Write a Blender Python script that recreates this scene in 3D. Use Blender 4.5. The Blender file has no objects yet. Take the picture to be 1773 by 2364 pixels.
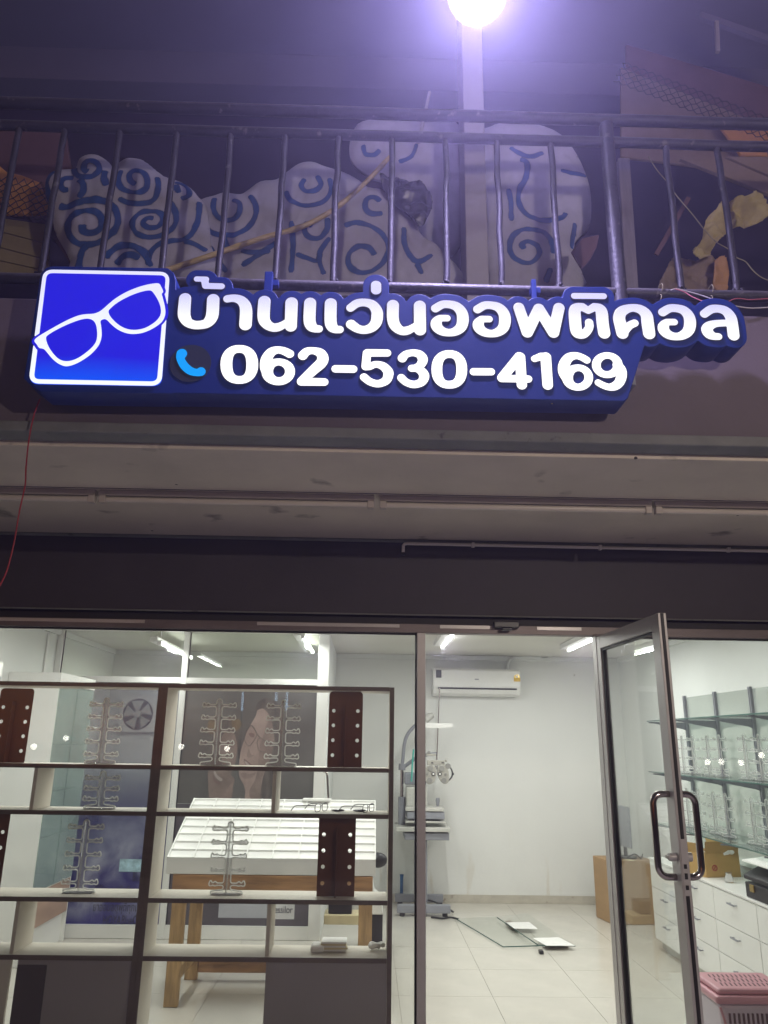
import bpy, bmesh, math, random
import numpy as np
from mathutils import Vector, Matrix, noise
random.seed(7)
SC = bpy.context.scene
COL = SC.collection

# ------------------------------------------------------------------ camera
F, CX, CY = 1750.0, 886.5, 1182.0
PIT, YAW, ROL, EYE = math.radians(16.8), math.radians(1.0), math.radians(0.85), 1.55
FW = Vector((math.sin(YAW) * math.cos(PIT), math.cos(YAW) * math.cos(PIT), math.sin(PIT)))
_r0 = Vector((math.cos(YAW), -math.sin(YAW), 0)); _u0 = _r0.cross(FW)
RT = math.cos(ROL) * _r0 + math.sin(ROL) * _u0
UP = -math.sin(ROL) * _r0 + math.cos(ROL) * _u0
cam_d = bpy.data.cameras.new('camera'); cam = bpy.data.objects.new('camera', cam_d); COL.objects.link(cam)
cam_d.sensor_fit = 'VERTICAL'; cam_d.sensor_height = 24.0; cam_d.lens = F / 2364 * 24.0
cam_d.clip_start = 0.05; cam_d.clip_end = 400
_m = Matrix((RT, UP, -FW)).transposed().to_4x4(); _m.translation = Vector((0, 0, EYE)); cam.matrix_world = _m
SC.camera = cam

# ------------------------------------------------------------------ night sky
world = bpy.data.worlds.new('World'); SC.world = world; world.use_nodes = True
wn = world.node_tree.nodes; wl = world.node_tree.links
sky = wn.new('ShaderNodeTexSky'); sky.sky_type = 'NISHITA'; sky.sun_disc = False
sky.sun_elevation = math.radians(0.5); sky.sun_rotation = math.radians(200)
bg = wn['Background']; wl.new(sky.outputs[0], bg.inputs[0]); bg.inputs[1].default_value = 0.06
SC.view_settings.view_transform = 'Standard'; SC.view_settings.look = 'None'
SC.view_settings.exposure = 0.0; SC.view_settings.gamma = 1.0; SC.view_settings.use_curve_mapping = False
cy = SC.cycles
cy.max_bounces = 10; cy.diffuse_bounces = 4; cy.glossy_bounces = 4; cy.transmission_bounces = 8
cy.transparent_max_bounces = 24; cy.volume_bounces = 0
cy.caustics_reflective = False; cy.caustics_refractive = False
cy.sample_clamp_indirect = 4.0; cy.blur_glossy = 0.5

# ------------------------------------------------------------------ pixel of the photograph -> point on a plane of the place
def ray(px, py): return FW + (px - CX) / F * RT - (py - CY) / F * UP
def WY(px, py, Y): d = ray(px, py); return Vector((0, 0, EYE)) + d * (Y / d.y)
def WZ(px, py, z): d = ray(px, py); return Vector((0, 0, EYE)) + d * ((z - EYE) / d.z)
def WX(px, py, x): d = ray(px, py); return Vector((0, 0, EYE)) + d * (x / d.x)
def pxm(px, py, Y): return (WY(px + 1, py, Y) - WY(px, py, Y)).length

# ------------------------------------------------------------------ materials
def mat(name, col, rough=0.6, metal=0.0, dust_glint=None, specks=None, runs=None, var=0.12, scale=6.0, bump=0.02, bscale=60.0, spots=None, emit=None, stretch=(1, 1, 1), spec=0.5):
    m = bpy.data.materials.new(name); m.use_nodes = True
    n = m.node_tree.nodes; l = m.node_tree.links; b = n['Principled BSDF']
    b.inputs['Roughness'].default_value = rough; b.inputs['Metallic'].default_value = metal
    b.inputs['Specular IOR Level'].default_value = spec
    tc = n.new('ShaderNodeTexCoord'); mp = n.new('ShaderNodeMapping'); l.new(tc.outputs['Object'], mp.inputs[0])
    mp.inputs['Scale'].default_value = stretch
    nz = n.new('ShaderNodeTexNoise'); nz.inputs['Scale'].default_value = scale; nz.inputs['Detail'].default_value = 6
    nz.inputs['Roughness'].default_value = 0.65; l.new(mp.outputs[0], nz.inputs['Vector'])
    cr = n.new('ShaderNodeValToRGB'); l.new(nz.outputs['Fac'], cr.inputs[0])
    cr.color_ramp.elements[0].position = 0.3; cr.color_ramp.elements[1].position = 0.7
    cr.color_ramp.elements[0].color = [c * (1 - var) for c in col] + [1]
    cr.color_ramp.elements[1].color = [min(1, c * (1 + var)) for c in col] + [1]
    out = cr.outputs[0]
    if spots:
        sc, thr, dark = spots
        n2 = n.new('ShaderNodeTexNoise'); n2.inputs['Scale'].default_value = sc; n2.inputs['Detail'].default_value = 4
        l.new(mp.outputs[0], n2.inputs['Vector'])
        r2 = n.new('ShaderNodeValToRGB'); l.new(n2.outputs['Fac'], r2.inputs[0])
        r2.color_ramp.elements[0].position = thr; r2.color_ramp.elements[1].position = thr + 0.1
        r2.color_ramp.elements[0].color = (0, 0, 0, 1); r2.color_ramp.elements[1].color = (1, 1, 1, 1)
        mx = n.new('ShaderNodeMix'); mx.data_type = 'RGBA'; l.new(r2.outputs[0], mx.inputs['Factor'])
        l.new(out, mx.inputs['A']); mx.inputs['B'].default_value = list(dark) + [1]; out = mx.outputs['Result']
    if specks:     # fly specks, nail holes and chips
        vo = n.new('ShaderNodeTexVoronoi'); vo.inputs['Scale'].default_value = specks[0]; l.new(tc.outputs['Object'], vo.inputs['Vector'])
        lt = n.new('ShaderNodeMath'); lt.operation = 'LESS_THAN'; l.new(vo.outputs['Distance'], lt.inputs[0]); lt.inputs[1].default_value = specks[1]
        sc_ = n.new('ShaderNodeSeparateColor'); l.new(vo.outputs['Color'], sc_.inputs[0]); gt = n.new('ShaderNodeMath'); gt.operation = 'LESS_THAN'; l.new(sc_.outputs[0], gt.inputs[0]); gt.inputs[1].default_value = .45
        m2 = n.new('ShaderNodeMath'); m2.operation = 'MULTIPLY'; l.new(lt.outputs[0], m2.inputs[0]); l.new(gt.outputs[0], m2.inputs[1])
        mx = n.new('ShaderNodeMix'); mx.data_type = 'RGBA'; l.new(m2.outputs[0], mx.inputs['Factor']); l.new(out, mx.inputs['A']); mx.inputs['B'].default_value = list(specks[2]) + [1]; out = mx.outputs['Result']
    if runs:       # rusty water runs low on the wall between two places
        g5 = n.new('ShaderNodeNewGeometry'); mp5 = n.new('ShaderNodeMapping'); l.new(g5.outputs['Position'], mp5.inputs[0]); mp5.inputs['Scale'].default_value = (11, 11, 1.9)
        n5 = n.new('ShaderNodeTexNoise'); n5.inputs['Scale'].default_value = 1; n5.inputs['Detail'].default_value = 5; l.new(mp5.outputs[0], n5.inputs['Vector'])
        r5 = n.new('ShaderNodeMapRange'); l.new(n5.outputs['Fac'], r5.inputs[0]); r5.inputs[1].default_value = .62; r5.inputs[2].default_value = .72
        s5 = n.new('ShaderNodeSeparateXYZ'); l.new(g5.outputs['Position'], s5.inputs[0])
        z5 = n.new('ShaderNodeMapRange'); l.new(s5.outputs['Z'], z5.inputs[0]); z5.inputs[1].default_value = .75; z5.inputs[2].default_value = .1; z5.inputs[4].default_value = .32
        m5 = n.new('ShaderNodeMath'); m5.operation = 'MULTIPLY'; l.new(r5.outputs[0], m5.inputs[0]); l.new(z5.outputs[0], m5.inputs[1])
        mx = n.new('ShaderNodeMix'); mx.data_type = 'RGBA'; l.new(m5.outputs[0], mx.inputs['Factor']); l.new(out, mx.inputs['A']); mx.inputs['B'].default_value = list(runs) + [1]; out = mx.outputs['Result']
    if dust_glint:       # dust on upward faces, its pale colour also painting the lamp's highlights
        g2 = n.new('ShaderNodeNewGeometry'); s2 = n.new('ShaderNodeSeparateXYZ'); l.new(g2.outputs['Normal'], s2.inputs[0])
        r3 = n.new('ShaderNodeMapRange'); l.new(s2.outputs['Z'], r3.inputs[0]); r3.inputs[1].default_value = -.15; r3.inputs[2].default_value = .75
        m3 = n.new('ShaderNodeMath'); m3.operation = 'MULTIPLY'; l.new(r3.outputs[0], m3.inputs[0]); l.new(cr.inputs[0].links[0].from_socket, m3.inputs[1])
        m4 = n.new('ShaderNodeMath'); m4.operation = 'MULTIPLY'; m4.use_clamp = True; l.new(m3.outputs[0], m4.inputs[0]); m4.inputs[1].default_value = 1.7
        mx = n.new('ShaderNodeMix'); mx.data_type = 'RGBA'; l.new(m4.outputs[0], mx.inputs['Factor'])
        l.new(out, mx.inputs['A']); mx.inputs['B'].default_value = list(dust_glint) + [1]; out = mx.outputs['Result']
    l.new(out, b.inputs['Base Color'])
    rr = n.new('ShaderNodeMapRange'); l.new(nz.outputs['Fac'], rr.inputs[0])
    rr.inputs[3].default_value = max(0.02, rough - 0.08); rr.inputs[4].default_value = min(1, rough + 0.1); l.new(rr.outputs[0], b.inputs['Roughness'])
    if bump:
        n3 = n.new('ShaderNodeTexNoise'); n3.inputs['Scale'].default_value = bscale; n3.inputs['Detail'].default_value = 3
        l.new(mp.outputs[0], n3.inputs['Vector'])
        bp = n.new('ShaderNodeBump'); bp.inputs['Strength'].default_value = min(1, bump * 10); bp.inputs['Distance'].default_value = 0.003
        l.new(n3.outputs['Fac'], bp.inputs['Height']); l.new(bp.outputs[0], b.inputs['Normal'])
    if emit:
        b.inputs['Emission Color'].default_value = list(emit[0]) + [1]; b.inputs['Emission Strength'].default_value = emit[1]
    return m

def glow(name, col, s, grad=None):
    m = bpy.data.materials.new(name); m.use_nodes = True
    n = m.node_tree.nodes; l = m.node_tree.links; b = n['Principled BSDF']
    b.inputs['Base Color'].default_value = (*[min(.25, c * .25) * (.15 if max(col) - min(col) > .3 else 1) for c in col], 1); b.inputs['Roughness'].default_value = 0.3
    b.inputs['Emission Color'].default_value = (*col, 1); b.inputs['Emission Strength'].default_value = s
    if grad:   # uneven back-lighting of a lit panel: (z0, colour0, z1, colour1) in world heights
        g = n.new('ShaderNodeNewGeometry'); sx = n.new('ShaderNodeSeparateXYZ'); l.new(g.outputs['Position'], sx.inputs[0])
        mr = n.new('ShaderNodeMapRange'); l.new(sx.outputs['Z'], mr.inputs[0]); mr.inputs[1].default_value = grad[0]; mr.inputs[2].default_value = grad[2]
        nz = n.new('ShaderNodeTexNoise'); nz.inputs['Scale'].default_value = 2.5; l.new(g.outputs['Position'], nz.inputs['Vector'])
        ad = n.new('ShaderNodeMath'); ad.operation = 'MULTIPLY_ADD'; l.new(nz.outputs['Fac'], ad.inputs[0]); ad.inputs[1].default_value = 0.5; ad.inputs[2].default_value = -0.25
        a2 = n.new('ShaderNodeMath'); a2.use_clamp = True; l.new(ad.outputs[0], a2.inputs[0]); l.new(mr.outputs[0], a2.inputs[1])
        mx = n.new('ShaderNodeMix'); mx.data_type = 'RGBA'; l.new(a2.outputs[0], mx.inputs['Factor'])
        mx.inputs['A'].default_value = (*grad[1], 1); mx.inputs['B'].default_value = (*grad[3], 1)
        l.new(mx.outputs['Result'], b.inputs['Emission Color'])
    return m

def glass(name, tint=(0.93, 0.97, 0.95), refl=1.0, haze=0.0, hazecol=(0.5, 0.5, 0.5), rough=0.0):
    m = bpy.data.materials.new(name); m.use_nodes = True
    n = m.node_tree.nodes; l = m.node_tree.links
    for x in list(n): n.remove(x)
    o = n.new('ShaderNodeOutputMaterial'); t = n.new('ShaderNodeBsdfTransparent'); t.inputs[0].default_value = (*tint, 1)
    g = n.new('ShaderNodeBsdfGlossy'); g.inputs['Roughness'].default_value = rough
    fr = n.new('ShaderNodeFresnel'); ge = n.new('ShaderNodeNewGeometry')      # a thin sheet mirrors alike from both of its faces
    io = n.new('ShaderNodeMapRange'); l.new(ge.outputs['Backfacing'], io.inputs[0]); io.inputs[3].default_value = 1.5; io.inputs[4].default_value = 1 / 1.5; l.new(io.outputs[0], fr.inputs['IOR'])
    ml = n.new('ShaderNodeMath'); ml.operation = 'MULTIPLY'; l.new(fr.outputs[0], ml.inputs[0]); ml.inputs[1].default_value = refl; ml.use_clamp = True
    mx = n.new('ShaderNodeMixShader'); l.new(ml.outputs[0], mx.inputs[0]); l.new(t.outputs[0], mx.inputs[1]); l.new(g.outputs[0], mx.inputs[2])
    last = mx
    if haze:
        d = n.new('ShaderNodeBsdfDiffuse'); d.inputs[0].default_value = (*hazecol, 1)
        tc = n.new('ShaderNodeTexCoord'); nz = n.new('ShaderNodeTexNoise'); nz.inputs['Scale'].default_value = 3; nz.inputs['Detail'].default_value = 8
        l.new(tc.outputs['Object'], nz.inputs['Vector'])
        mm = n.new('ShaderNodeMath'); mm.operation = 'MULTIPLY'; l.new(nz.outputs['Fac'], mm.inputs[0]); mm.inputs[1].default_value = haze * 2
        m2 = n.new('ShaderNodeMixShader'); l.new(mm.outputs[0], m2.inputs[0]); l.new(mx.outputs[0], m2.inputs[1]); l.new(d.outputs[0], m2.inputs[2]); last = m2
    l.new(last.outputs[0], o.inputs[0])
    return m

def acrylic(name, col=(1, 1, 1), rough=0.04):
    m = bpy.data.materials.new(name); m.use_nodes = True; b = m.node_tree.nodes['Principled BSDF']
    b.inputs['Base Color'].default_value = (*col, 1); b.inputs['Transmission Weight'].default_value = 0.85
    b.inputs['Roughness'].default_value = rough; b.inputs['IOR'].default_value = 1.45
    return m

FLOOD_W, STREET_W, TUBE_W = 360.0, 170.0, 21.0
BLOOM_HAZE = 0.0155
M = {}
M['fascia'] = mat('fascia_paint', (.13, .105, .12), .6, specks=(5, .025, (.05, .045, .05)), var=.12, scale=2.2, bump=.03, bscale=45, spots=(18, .72, (.07, .06, .07)), spec=.3)
M['lip'] = mat('lip_paint', (.17, .175, .165), .7, var=.18, scale=5, bump=.05, bscale=60, spots=(22, .66, (.07, .07, .07)), spec=.3)
M['soffit'] = mat('soffit_paint', (.62, .555, .475), .8, specks=(4.5, .030, (.05, .045, .04)), var=.12, scale=1.6, bump=.04, bscale=35, spots=(5, .66, (.24, .21, .18)), spec=.2)
M['header'] = mat('header_paint', (.055, .048, .056), .55, specks=(3.5, .022, (.2, .19, .19)), var=.15, scale=3, bump=.02, bscale=40, spots=(30, .74, (.11, .1, .1)), spec=.3)
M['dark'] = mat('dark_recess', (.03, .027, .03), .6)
M['backwall'] = mat('stained_white_wall', (.74, .75, .725), .7, runs=(.45, .33, .16), specks=(5, .035, (.25, .22, .18)), var=.04, scale=1.2, bump=.02, bscale=50, spots=(9, .74, (.6, .57, .48)), spec=.3)
M['wall'] = mat('white_wall', (.74, .755, .735), .7, var=.04, scale=1.2, bump=.02, bscale=50, spots=(9, .74, (.55, .52, .42)), spec=.3)
M['ceil'] = mat('ceiling_board', (.66, .65, .59), .8, var=.05, scale=1.5, bump=.01)
M['skirt'] = mat('skirting', (.50, .47, .40), .5, var=.12, scale=8, spots=(14, .62, (.26, .21, .16)))
M['tile'] = mat('floor_tile', (.60, .575, .51), .16, var=.06, scale=3, bump=0, spec=.5)
M['grout'] = mat('grout', (.36, .33, .28), .8)
M['pave'] = mat('pavement', (.42, .395, .36), .85, var=.25, scale=1.3, bump=.06, bscale=25)
M['road'] = mat('asphalt', (.05, .05, .052), .9, var=.25, scale=2, bump=.08, bscale=60)
M['alu'] = mat('aluminium', (.52, .50, .495), .38, metal=.35, var=.06, scale=3, stretch=(1, 1, .1), bump=0)
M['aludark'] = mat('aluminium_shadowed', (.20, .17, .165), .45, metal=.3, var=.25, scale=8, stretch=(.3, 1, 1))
M['gasket'] = mat('rubber_gasket', (.012, .011, .012), .5)
M['steel'] = mat('polished_steel', (.42, .37, .36), .12, metal=1, var=.04, bump=0)
M['rail'] = mat('railing_paint', (.020, .018, .03), .5, dust_glint=(.17, .155, .17), metal=.2, var=.35, scale=14, bump=.08, bscale=90, spots=(24, .64, (.13, .12, .12)))
M['blue'] = mat('sign_blue', (.002, .022, .185), .5, var=.08, scale=3, bump=0, spec=.3)
M['trim'] = mat('sign_trim', (.012, .013, .05), .35, bump=0)
M['icon'] = mat('icon_disc', (.02, .028, .06), .5, bump=0)
M['white'] = mat('white_laminate', (.78, .78, .75), .35, var=.03, bump=0)
M['cream'] = mat('cream_laminate', (.58, .54, .46), .45, var=.05, scale=4, stretch=(.2, 1, 1), bump=.01)
M['brown'] = mat('brown_edge', (.115, .085, .065), .45, var=.25, scale=20, stretch=(.1, 1, 1))
M['greypanel'] = mat('grey_panel', (.30, .275, .275), .5, var=.06, scale=2)
M['darkpanel'] = mat('dark_panel', (.055, .04, .04), .5)
M['wood'] = mat('pine_wood', (.42, .27, .12), .55, var=.35, scale=7, stretch=(6, 6, .6), bump=.04, bscale=30, spots=(6, .70, (.2, .1, .05)))
M['woodx'] = mat('pine_board', (.36, .20, .09), .55, var=.35, scale=7, stretch=(.6, 6, 6), bump=.04, bscale=30, spots=(6, .70, (.17, .08, .04)))
M['brownacr'] = mat('brown_acrylic', (.125, .050, .024), .18, var=.2, scale=3, bump=0)
M['clear'] = acrylic('clear_acrylic')
M['pane'] = glass('window_glass', (.965, .975, .97), .75, haze=.016, hazecol=(.5, .45, .45))
M['inpane'] = glass('partition_glass', (.89, .91, .865), .9)
M['greenglass'] = glass('green_glass', (.90, .955, .93), .8, haze=.04, hazecol=(.6, .75, .7))
M['greenedge'] = mat('glass_edge', (.05, .12, .10), .2, bump=0)
M['mirror'] = mat('greenish_mirror', (.74, .80, .755), .10, metal=.55, var=.03, bump=0)
M['grey'] = mat('grey_metal', (.25, .26, .29), .45, var=.08)
M['lightgrey'] = mat('light_grey_plastic', (.50, .50, .46), .4, var=.05, bump=0)
M['black'] = mat('black_plastic', (.014, .014, .016), .35)
M['carton'] = mat('cardboard', (.36, .235, .12), .8, var=.1, scale=5, stretch=(1, 1, 6))
M['ycarton'] = mat('yellow_cardboard', (.45, .29, .10), .75, var=.1, scale=5)
M['pink'] = mat('pink_plastic', (.66, .33, .38), .35, var=.06, bump=0)
M['paleplastic'] = mat('pale_plastic', (.60, .53, .60), .35, var=.06, bump=0)
M['paper'] = mat('paper', (.80, .80, .77), .7, var=.03)
M['creamp'] = mat('cream_paper', (.66, .58, .36), .8, var=.12)
M['foam'] = mat('painted_foam', (.40, .385, .465), .85, var=.16, scale=5, bump=.10, bscale=11, spots=(8, .70, (.25, .22, .24)))
M['bluepaint'] = mat('blue_paint', (.022, .085, .26), .7, var=.4, scale=9)
def spray(name, col):      # sprayed line: solid along its middle, thinning out to both sides
    m = mat(name, col, .8, var=.35, scale=9, bump=0); n = m.node_tree.nodes; l = m.node_tree.links; b = n['Principled BSDF']
    uv = n.new('ShaderNodeUVMap'); sx = n.new('ShaderNodeSeparateXYZ'); l.new(uv.outputs[0], sx.inputs[0])
    nz = n.new('ShaderNodeTexNoise'); nz.inputs['Scale'].default_value = 35; tc = n.new('ShaderNodeTexCoord'); l.new(tc.outputs['Object'], nz.inputs['Vector'])
    a = n.new('ShaderNodeMath'); a.operation = 'MULTIPLY_ADD'; l.new(nz.outputs['Fac'], a.inputs[0]); a.inputs[1].default_value = .35; a.inputs[2].default_value = -.175
    c = n.new('ShaderNodeMath'); c.operation = 'ADD'; l.new(sx.outputs['X'], c.inputs[0]); l.new(a.outputs[0], c.inputs[1])
    r = n.new('ShaderNodeMapRange'); r.interpolation_type = 'SMOOTHSTEP'; l.new(c.outputs[0], r.inputs[0]); r.inputs[1].default_value = .08; r.inputs[2].default_value = .50; r.inputs[4].default_value = .96
    l.new(r.outputs[0], b.inputs['Alpha']); return m
M['bluepaint'] = spray('blue_spray_paint', (.012, .065, .25))
M['bamboo'] = mat('bamboo', (.50, .38, .17), .5, var=.3, scale=12, stretch=(.5, 6, 6))
M['orange'] = mat('orange_sheet', (.62, .30, .09), .7, var=.15, scale=4)
M['plank'] = mat('cream_plank', (.30, .25, .14), .7, var=.15, scale=5)
M['bplank'] = mat('brown_sheet', (.24, .18, .14), .8, var=.2, scale=4)
M['maroon'] = mat('maroon_board', (.14, .075, .085), .8, var=.2, scale=3)
M['wire'] = mat('dark_wire', (.02, .016, .018), .5)
M['updark'] = mat('upper_back_wall', (.036, .028, .07), .85, var=.25, scale=1.5)
M['upceil'] = mat('upper_ceiling', (.20, .20, .32), .85, var=.08, scale=1)
M['oldwood'] = mat('grey_wood', (.17, .15, .17), .8, var=.2, scale=8, stretch=(5, 5, .5))
M['clearsheet'] = glass('clear_sheet', (.96, .97, .97), 1.4, haze=.13, hazecol=(.8, .8, .8))
def lit_edge(name):     # acrylic edge: its bright refraction put into a white translucent colour
    m = bpy.data.materials.new(name); m.use_nodes = True; n = m.node_tree.nodes; l = m.node_tree.links
    for x in list(n): n.remove(x)
    o = n.new('ShaderNodeOutputMaterial'); a = n.new('ShaderNodeBsdfTranslucent'); a.inputs[0].default_value = (.93, .94, .92, 1); d = n.new('ShaderNodeBsdfDiffuse'); d.inputs[0].default_value = (.85, .86, .84, 1)
    g = n.new('ShaderNodeBsdfGlossy'); g.inputs['Roughness'].default_value = .12
    x1 = n.new('ShaderNodeMixShader'); x1.inputs[0].default_value = .45; l.new(a.outputs[0], x1.inputs[1]); l.new(d.outputs[0], x1.inputs[2])
    x2 = n.new('ShaderNodeMixShader'); x2.inputs[0].default_value = .10; l.new(x1.outputs[0], x2.inputs[1]); l.new(g.outputs[0], x2.inputs[2]); l.new(x2.outputs[0], o.inputs[0]); return m
M['edgeglint'] = lit_edge('edge_glint')
M['cabglass'] = glass('cabinet_glass', (.92, .965, .945), 2.4, haze=.16, hazecol=(.62, .78, .72))
M['pillar'] = mat('pillar_paint', (.34, .315, .34), .7, var=.06, spots=(25, .7, (.25, .22, .22)))
M['ycloth'] = mat('yellow_cloth', (.40, .33, .14), .9, var=.15, scale=8)
M['ocloth'] = mat('orange_cloth', (.42, .23, .10), .9, var=.1)
M['bag'] = mat('black_bag', (.03, .027, .04), .28, var=.2)
M['string'] = mat('twine', (.30, .27, .17), .8)
M['redwire'] = mat('red_cable', (.30, .02, .025), .5, bump=0)
M['pinkwire'] = mat('pink_cable', (.5, .12, .16), .5, bump=0)
M['whitewire'] = mat('white_cable', (.5, .47, .45), .5, bump=0)
M['conduit'] = mat('conduit', (.70, .65, .61), .5, var=.05)
M['unlit'] = mat('unlit_batten', (.44, .39, .35), .35, var=.05, bump=0)
M['unlittube'] = mat('unlit_tube', (.52, .47, .42), .3, var=.03, bump=0)
M['teal'] = mat('teal_plastic', (.05, .45, .38), .4)
M['bluepl'] = mat('blue_plastic', (.02, .12, .30), .4)
M['gold'] = mat('brass', (.5, .36, .12), .3, metal=.8)
M['acyellow'] = mat('yellow_sticker', (.70, .45, .05), .5, bump=0)
M['tube'] = glow('lit_tube', (.97, 1.0, .97), 9.0)
M['flood'] = glow('floodlight_lens', (.93, .92, 1.0), 60.0)
M['bluelamp'] = glow('blue_white_tube', (.45, .62, .85), 9.0)
M['lamp'] = glow('street_lamp_lens', (1, .95, .85), 22.0)

# ------------------------------------------------------------------ object helpers
ORG = {}
def tag(o, label=None, cat=None, group=None, kind=None):
    if label: o['label'] = label
    if cat: o['category'] = cat
    if group: o['group'] = group
    if kind: o['kind'] = kind
    return o
def thing(name, label, cat, loc=(0, 0, 0), group=None, kind=None):
    o = bpy.data.objects.new(name, None); COL.objects.link(o); o.location = loc; o.empty_display_size = .1
    ORG[o.name] = Vector(loc); return tag(o, label, cat, group, kind)
def link(name, me, m, parent, org=None, smooth=False, bevel=0.0):
    if m is not None:
        me.materials.clear(); me.materials.append(m)
    if smooth:
        me.polygons.foreach_set('use_smooth', [True] * len(me.polygons))
    o = bpy.data.objects.new(name, me); COL.objects.link(o)
    if parent is not None:
        base = ORG[parent.name]; o.parent = parent
    else:
        if org is None:
            if len(me.vertices):
                co = np.empty(len(me.vertices) * 3); me.vertices.foreach_get('co', co); co = co.reshape(-1, 3)
                a, b = co.min(0), co.max(0); org = Vector(((a[0] + b[0]) / 2, (a[1] + b[1]) / 2, a[2]))
            else: org = Vector()
        base = Vector(org); o.location = base
    me.transform(Matrix.Translation(-base)); ORG[o.name] = base
    if bevel:
        bv = o.modifiers.new('bevel', 'BEVEL'); bv.width = bevel; bv.segments = 2; bv.limit_method = 'ANGLE'; bv.angle_limit = math.radians(40)
    return o
class MB:
    def __init__(s, T=None): s.v = []; s.f = []; s.T = T
    def add(s, vs, fs):
        k = len(s.v); s.v += [(s.T @ Vector(p)) if s.T else Vector(p) for p in vs]; s.f += [tuple(i + k for i in f) for f in fs]; return s
    def box(s, x0, x1, y0, y1, z0, z1):
        x0, x1 = sorted((x0, x1)); y0, y1 = sorted((y0, y1)); z0, z1 = sorted((z0, z1))
        return s.add([(x0, y0, z0), (x1, y0, z0), (x1, y1, z0), (x0, y1, z0), (x0, y0, z1), (x1, y0, z1), (x1, y1, z1), (x0, y1, z1)],
                     [(0, 3, 2, 1), (4, 5, 6, 7), (0, 1, 5, 4), (1, 2, 6, 5), (2, 3, 7, 6), (3, 0, 4, 7)])
    def bar(s, p, q, w, d, up=(0, -1, 0)):    # a rectangular bar from p to q
        p, q = Vector(p), Vector(q); a = (q - p).normalized(); u = Vector(up); u = (u - a * u.dot(a)).normalized(); r = a.cross(u)
        vs = [b + r * (i * w / 2) + u * (j * d / 2) for b in (p, q) for i, j in ((-1, -1), (1, -1), (1, 1), (-1, 1))]
        return s.add(vs, [(0, 1, 2, 3), (7, 6, 5, 4), (0, 4, 5, 1), (1, 5, 6, 2), (2, 6, 7, 3), (3, 7, 4, 0)])
    def tube(s, pts, r, n=8, closed=False):
        pts = [Vector(p) for p in pts]; k = len(s.v); N = len(pts); rs = r if isinstance(r, (list, tuple)) else [r] * N
        vs = []; prev = None
        for i, p in enumerate(pts):
            if closed: t = pts[(i + 1) % N] - pts[i - 1]
            else: t = pts[min(i + 1, N - 1)] - pts[max(i - 1, 0)]
            t.normalize()
            if prev is None:
                u = t.orthogonal().normalized()
            else:
                u = (prev - t * prev.dot(t)); u = u.normalized() if u.length > 1e-6 else t.orthogonal().normalized()
            prev = u; w = t.cross(u)
            for j in range(n):
                a = 2 * math.pi * j / n; vs.append(p + (u * math.cos(a) + w * math.sin(a)) * rs[i])
        fs = []
        for i in range(N if closed else N - 1):
            for j in range(n):
                a = i * n + j; b = i * n + (j + 1) % n; i2 = (i + 1) % N
                fs.append((a, b, i2 * n + (j + 1) % n, i2 * n + j))
        if not closed: fs += [tuple(range(n - 1, -1, -1)), tuple((N - 1) * n + j for j in range(n))]
        return s.add(vs, fs)
    def cyl(s, p, q, r, n=12, r2=None): return s.tube([p, q], [r, r if r2 is None else r2], n)
    def prism(s, poly, axis, a, b):   # poly: 2D points; axis 'x','y','z' extruded from a to b
        n = len(poly)
        def pt(u, v, w): return {'x': (w, u, v), 'y': (u, w, v), 'z': (u, v, w)}[axis]
        return s.add([pt(u, v, a) for u, v in poly] + [pt(u, v, b) for u, v in poly],
                     [tuple(range(n)), tuple(range(2 * n - 1, n - 1, -1))] + [(i, i + n, (i + 1) % n + n, (i + 1) % n) for i in range(n)])
    def ball(s, c, rx, ry, rz, nu=12, nv=8):
        vs = [(c[0], c[1], c[2] - rz)]
        for i in range(1, nv):
            ph = -math.pi / 2 + math.pi * i / nv
            for j in range(nu):
                a = 2 * math.pi * j / nu; vs.append((c[0] + rx * math.cos(ph) * math.cos(a), c[1] + ry * math.cos(ph) * math.sin(a), c[2] + rz * math.sin(ph)))
        vs.append((c[0], c[1], c[2] + rz)); L = len(vs) - 1; fs = []
        for j in range(nu): fs.append((0, 1 + (j + 1) % nu, 1 + j)); fs.append((L, L - nu + j, L - nu + (j + 1) % nu))
        for i in range(nv - 2):
            for j in range(nu):
                a = 1 + i * nu + j; b = 1 + i * nu + (j + 1) % nu; fs.append((a, b, b + nu, a + nu))
        return s.add(vs, fs)
    def mesh(s, name):
        me = bpy.data.meshes.new(name); me.from_pydata([tuple(p) for p in s.v], [], s.f)
        bm = bmesh.new(); bm.from_mesh(me); bmesh.ops.recalc_face_normals(bm, faces=bm.faces); bm.to_mesh(me); bm.free(); me.update(); return me
    def build(s, name, m, parent=None, smooth=False, bevel=0.0, org=None):
        o = link(name, s.mesh(name), m, parent, org, False, bevel)
        if smooth:
            me = o.data; me.polygons.foreach_set('use_smooth', [True] * len(me.polygons)); me.set_sharp_from_angle(angle=math.radians(50))
        return o
def box(name, m, parent, x0, x1, y0, y1, z0, z1, bevel=0.0): return MB().box(x0, x1, y0, y1, z0, z1).build(name, m, parent, bevel=bevel)
def copy_tree(o, parent=None):
    c = o.copy(); COL.objects.link(c); c.parent = parent
    for ch in list(o.children): copy_tree(ch, c)
    return c

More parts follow.
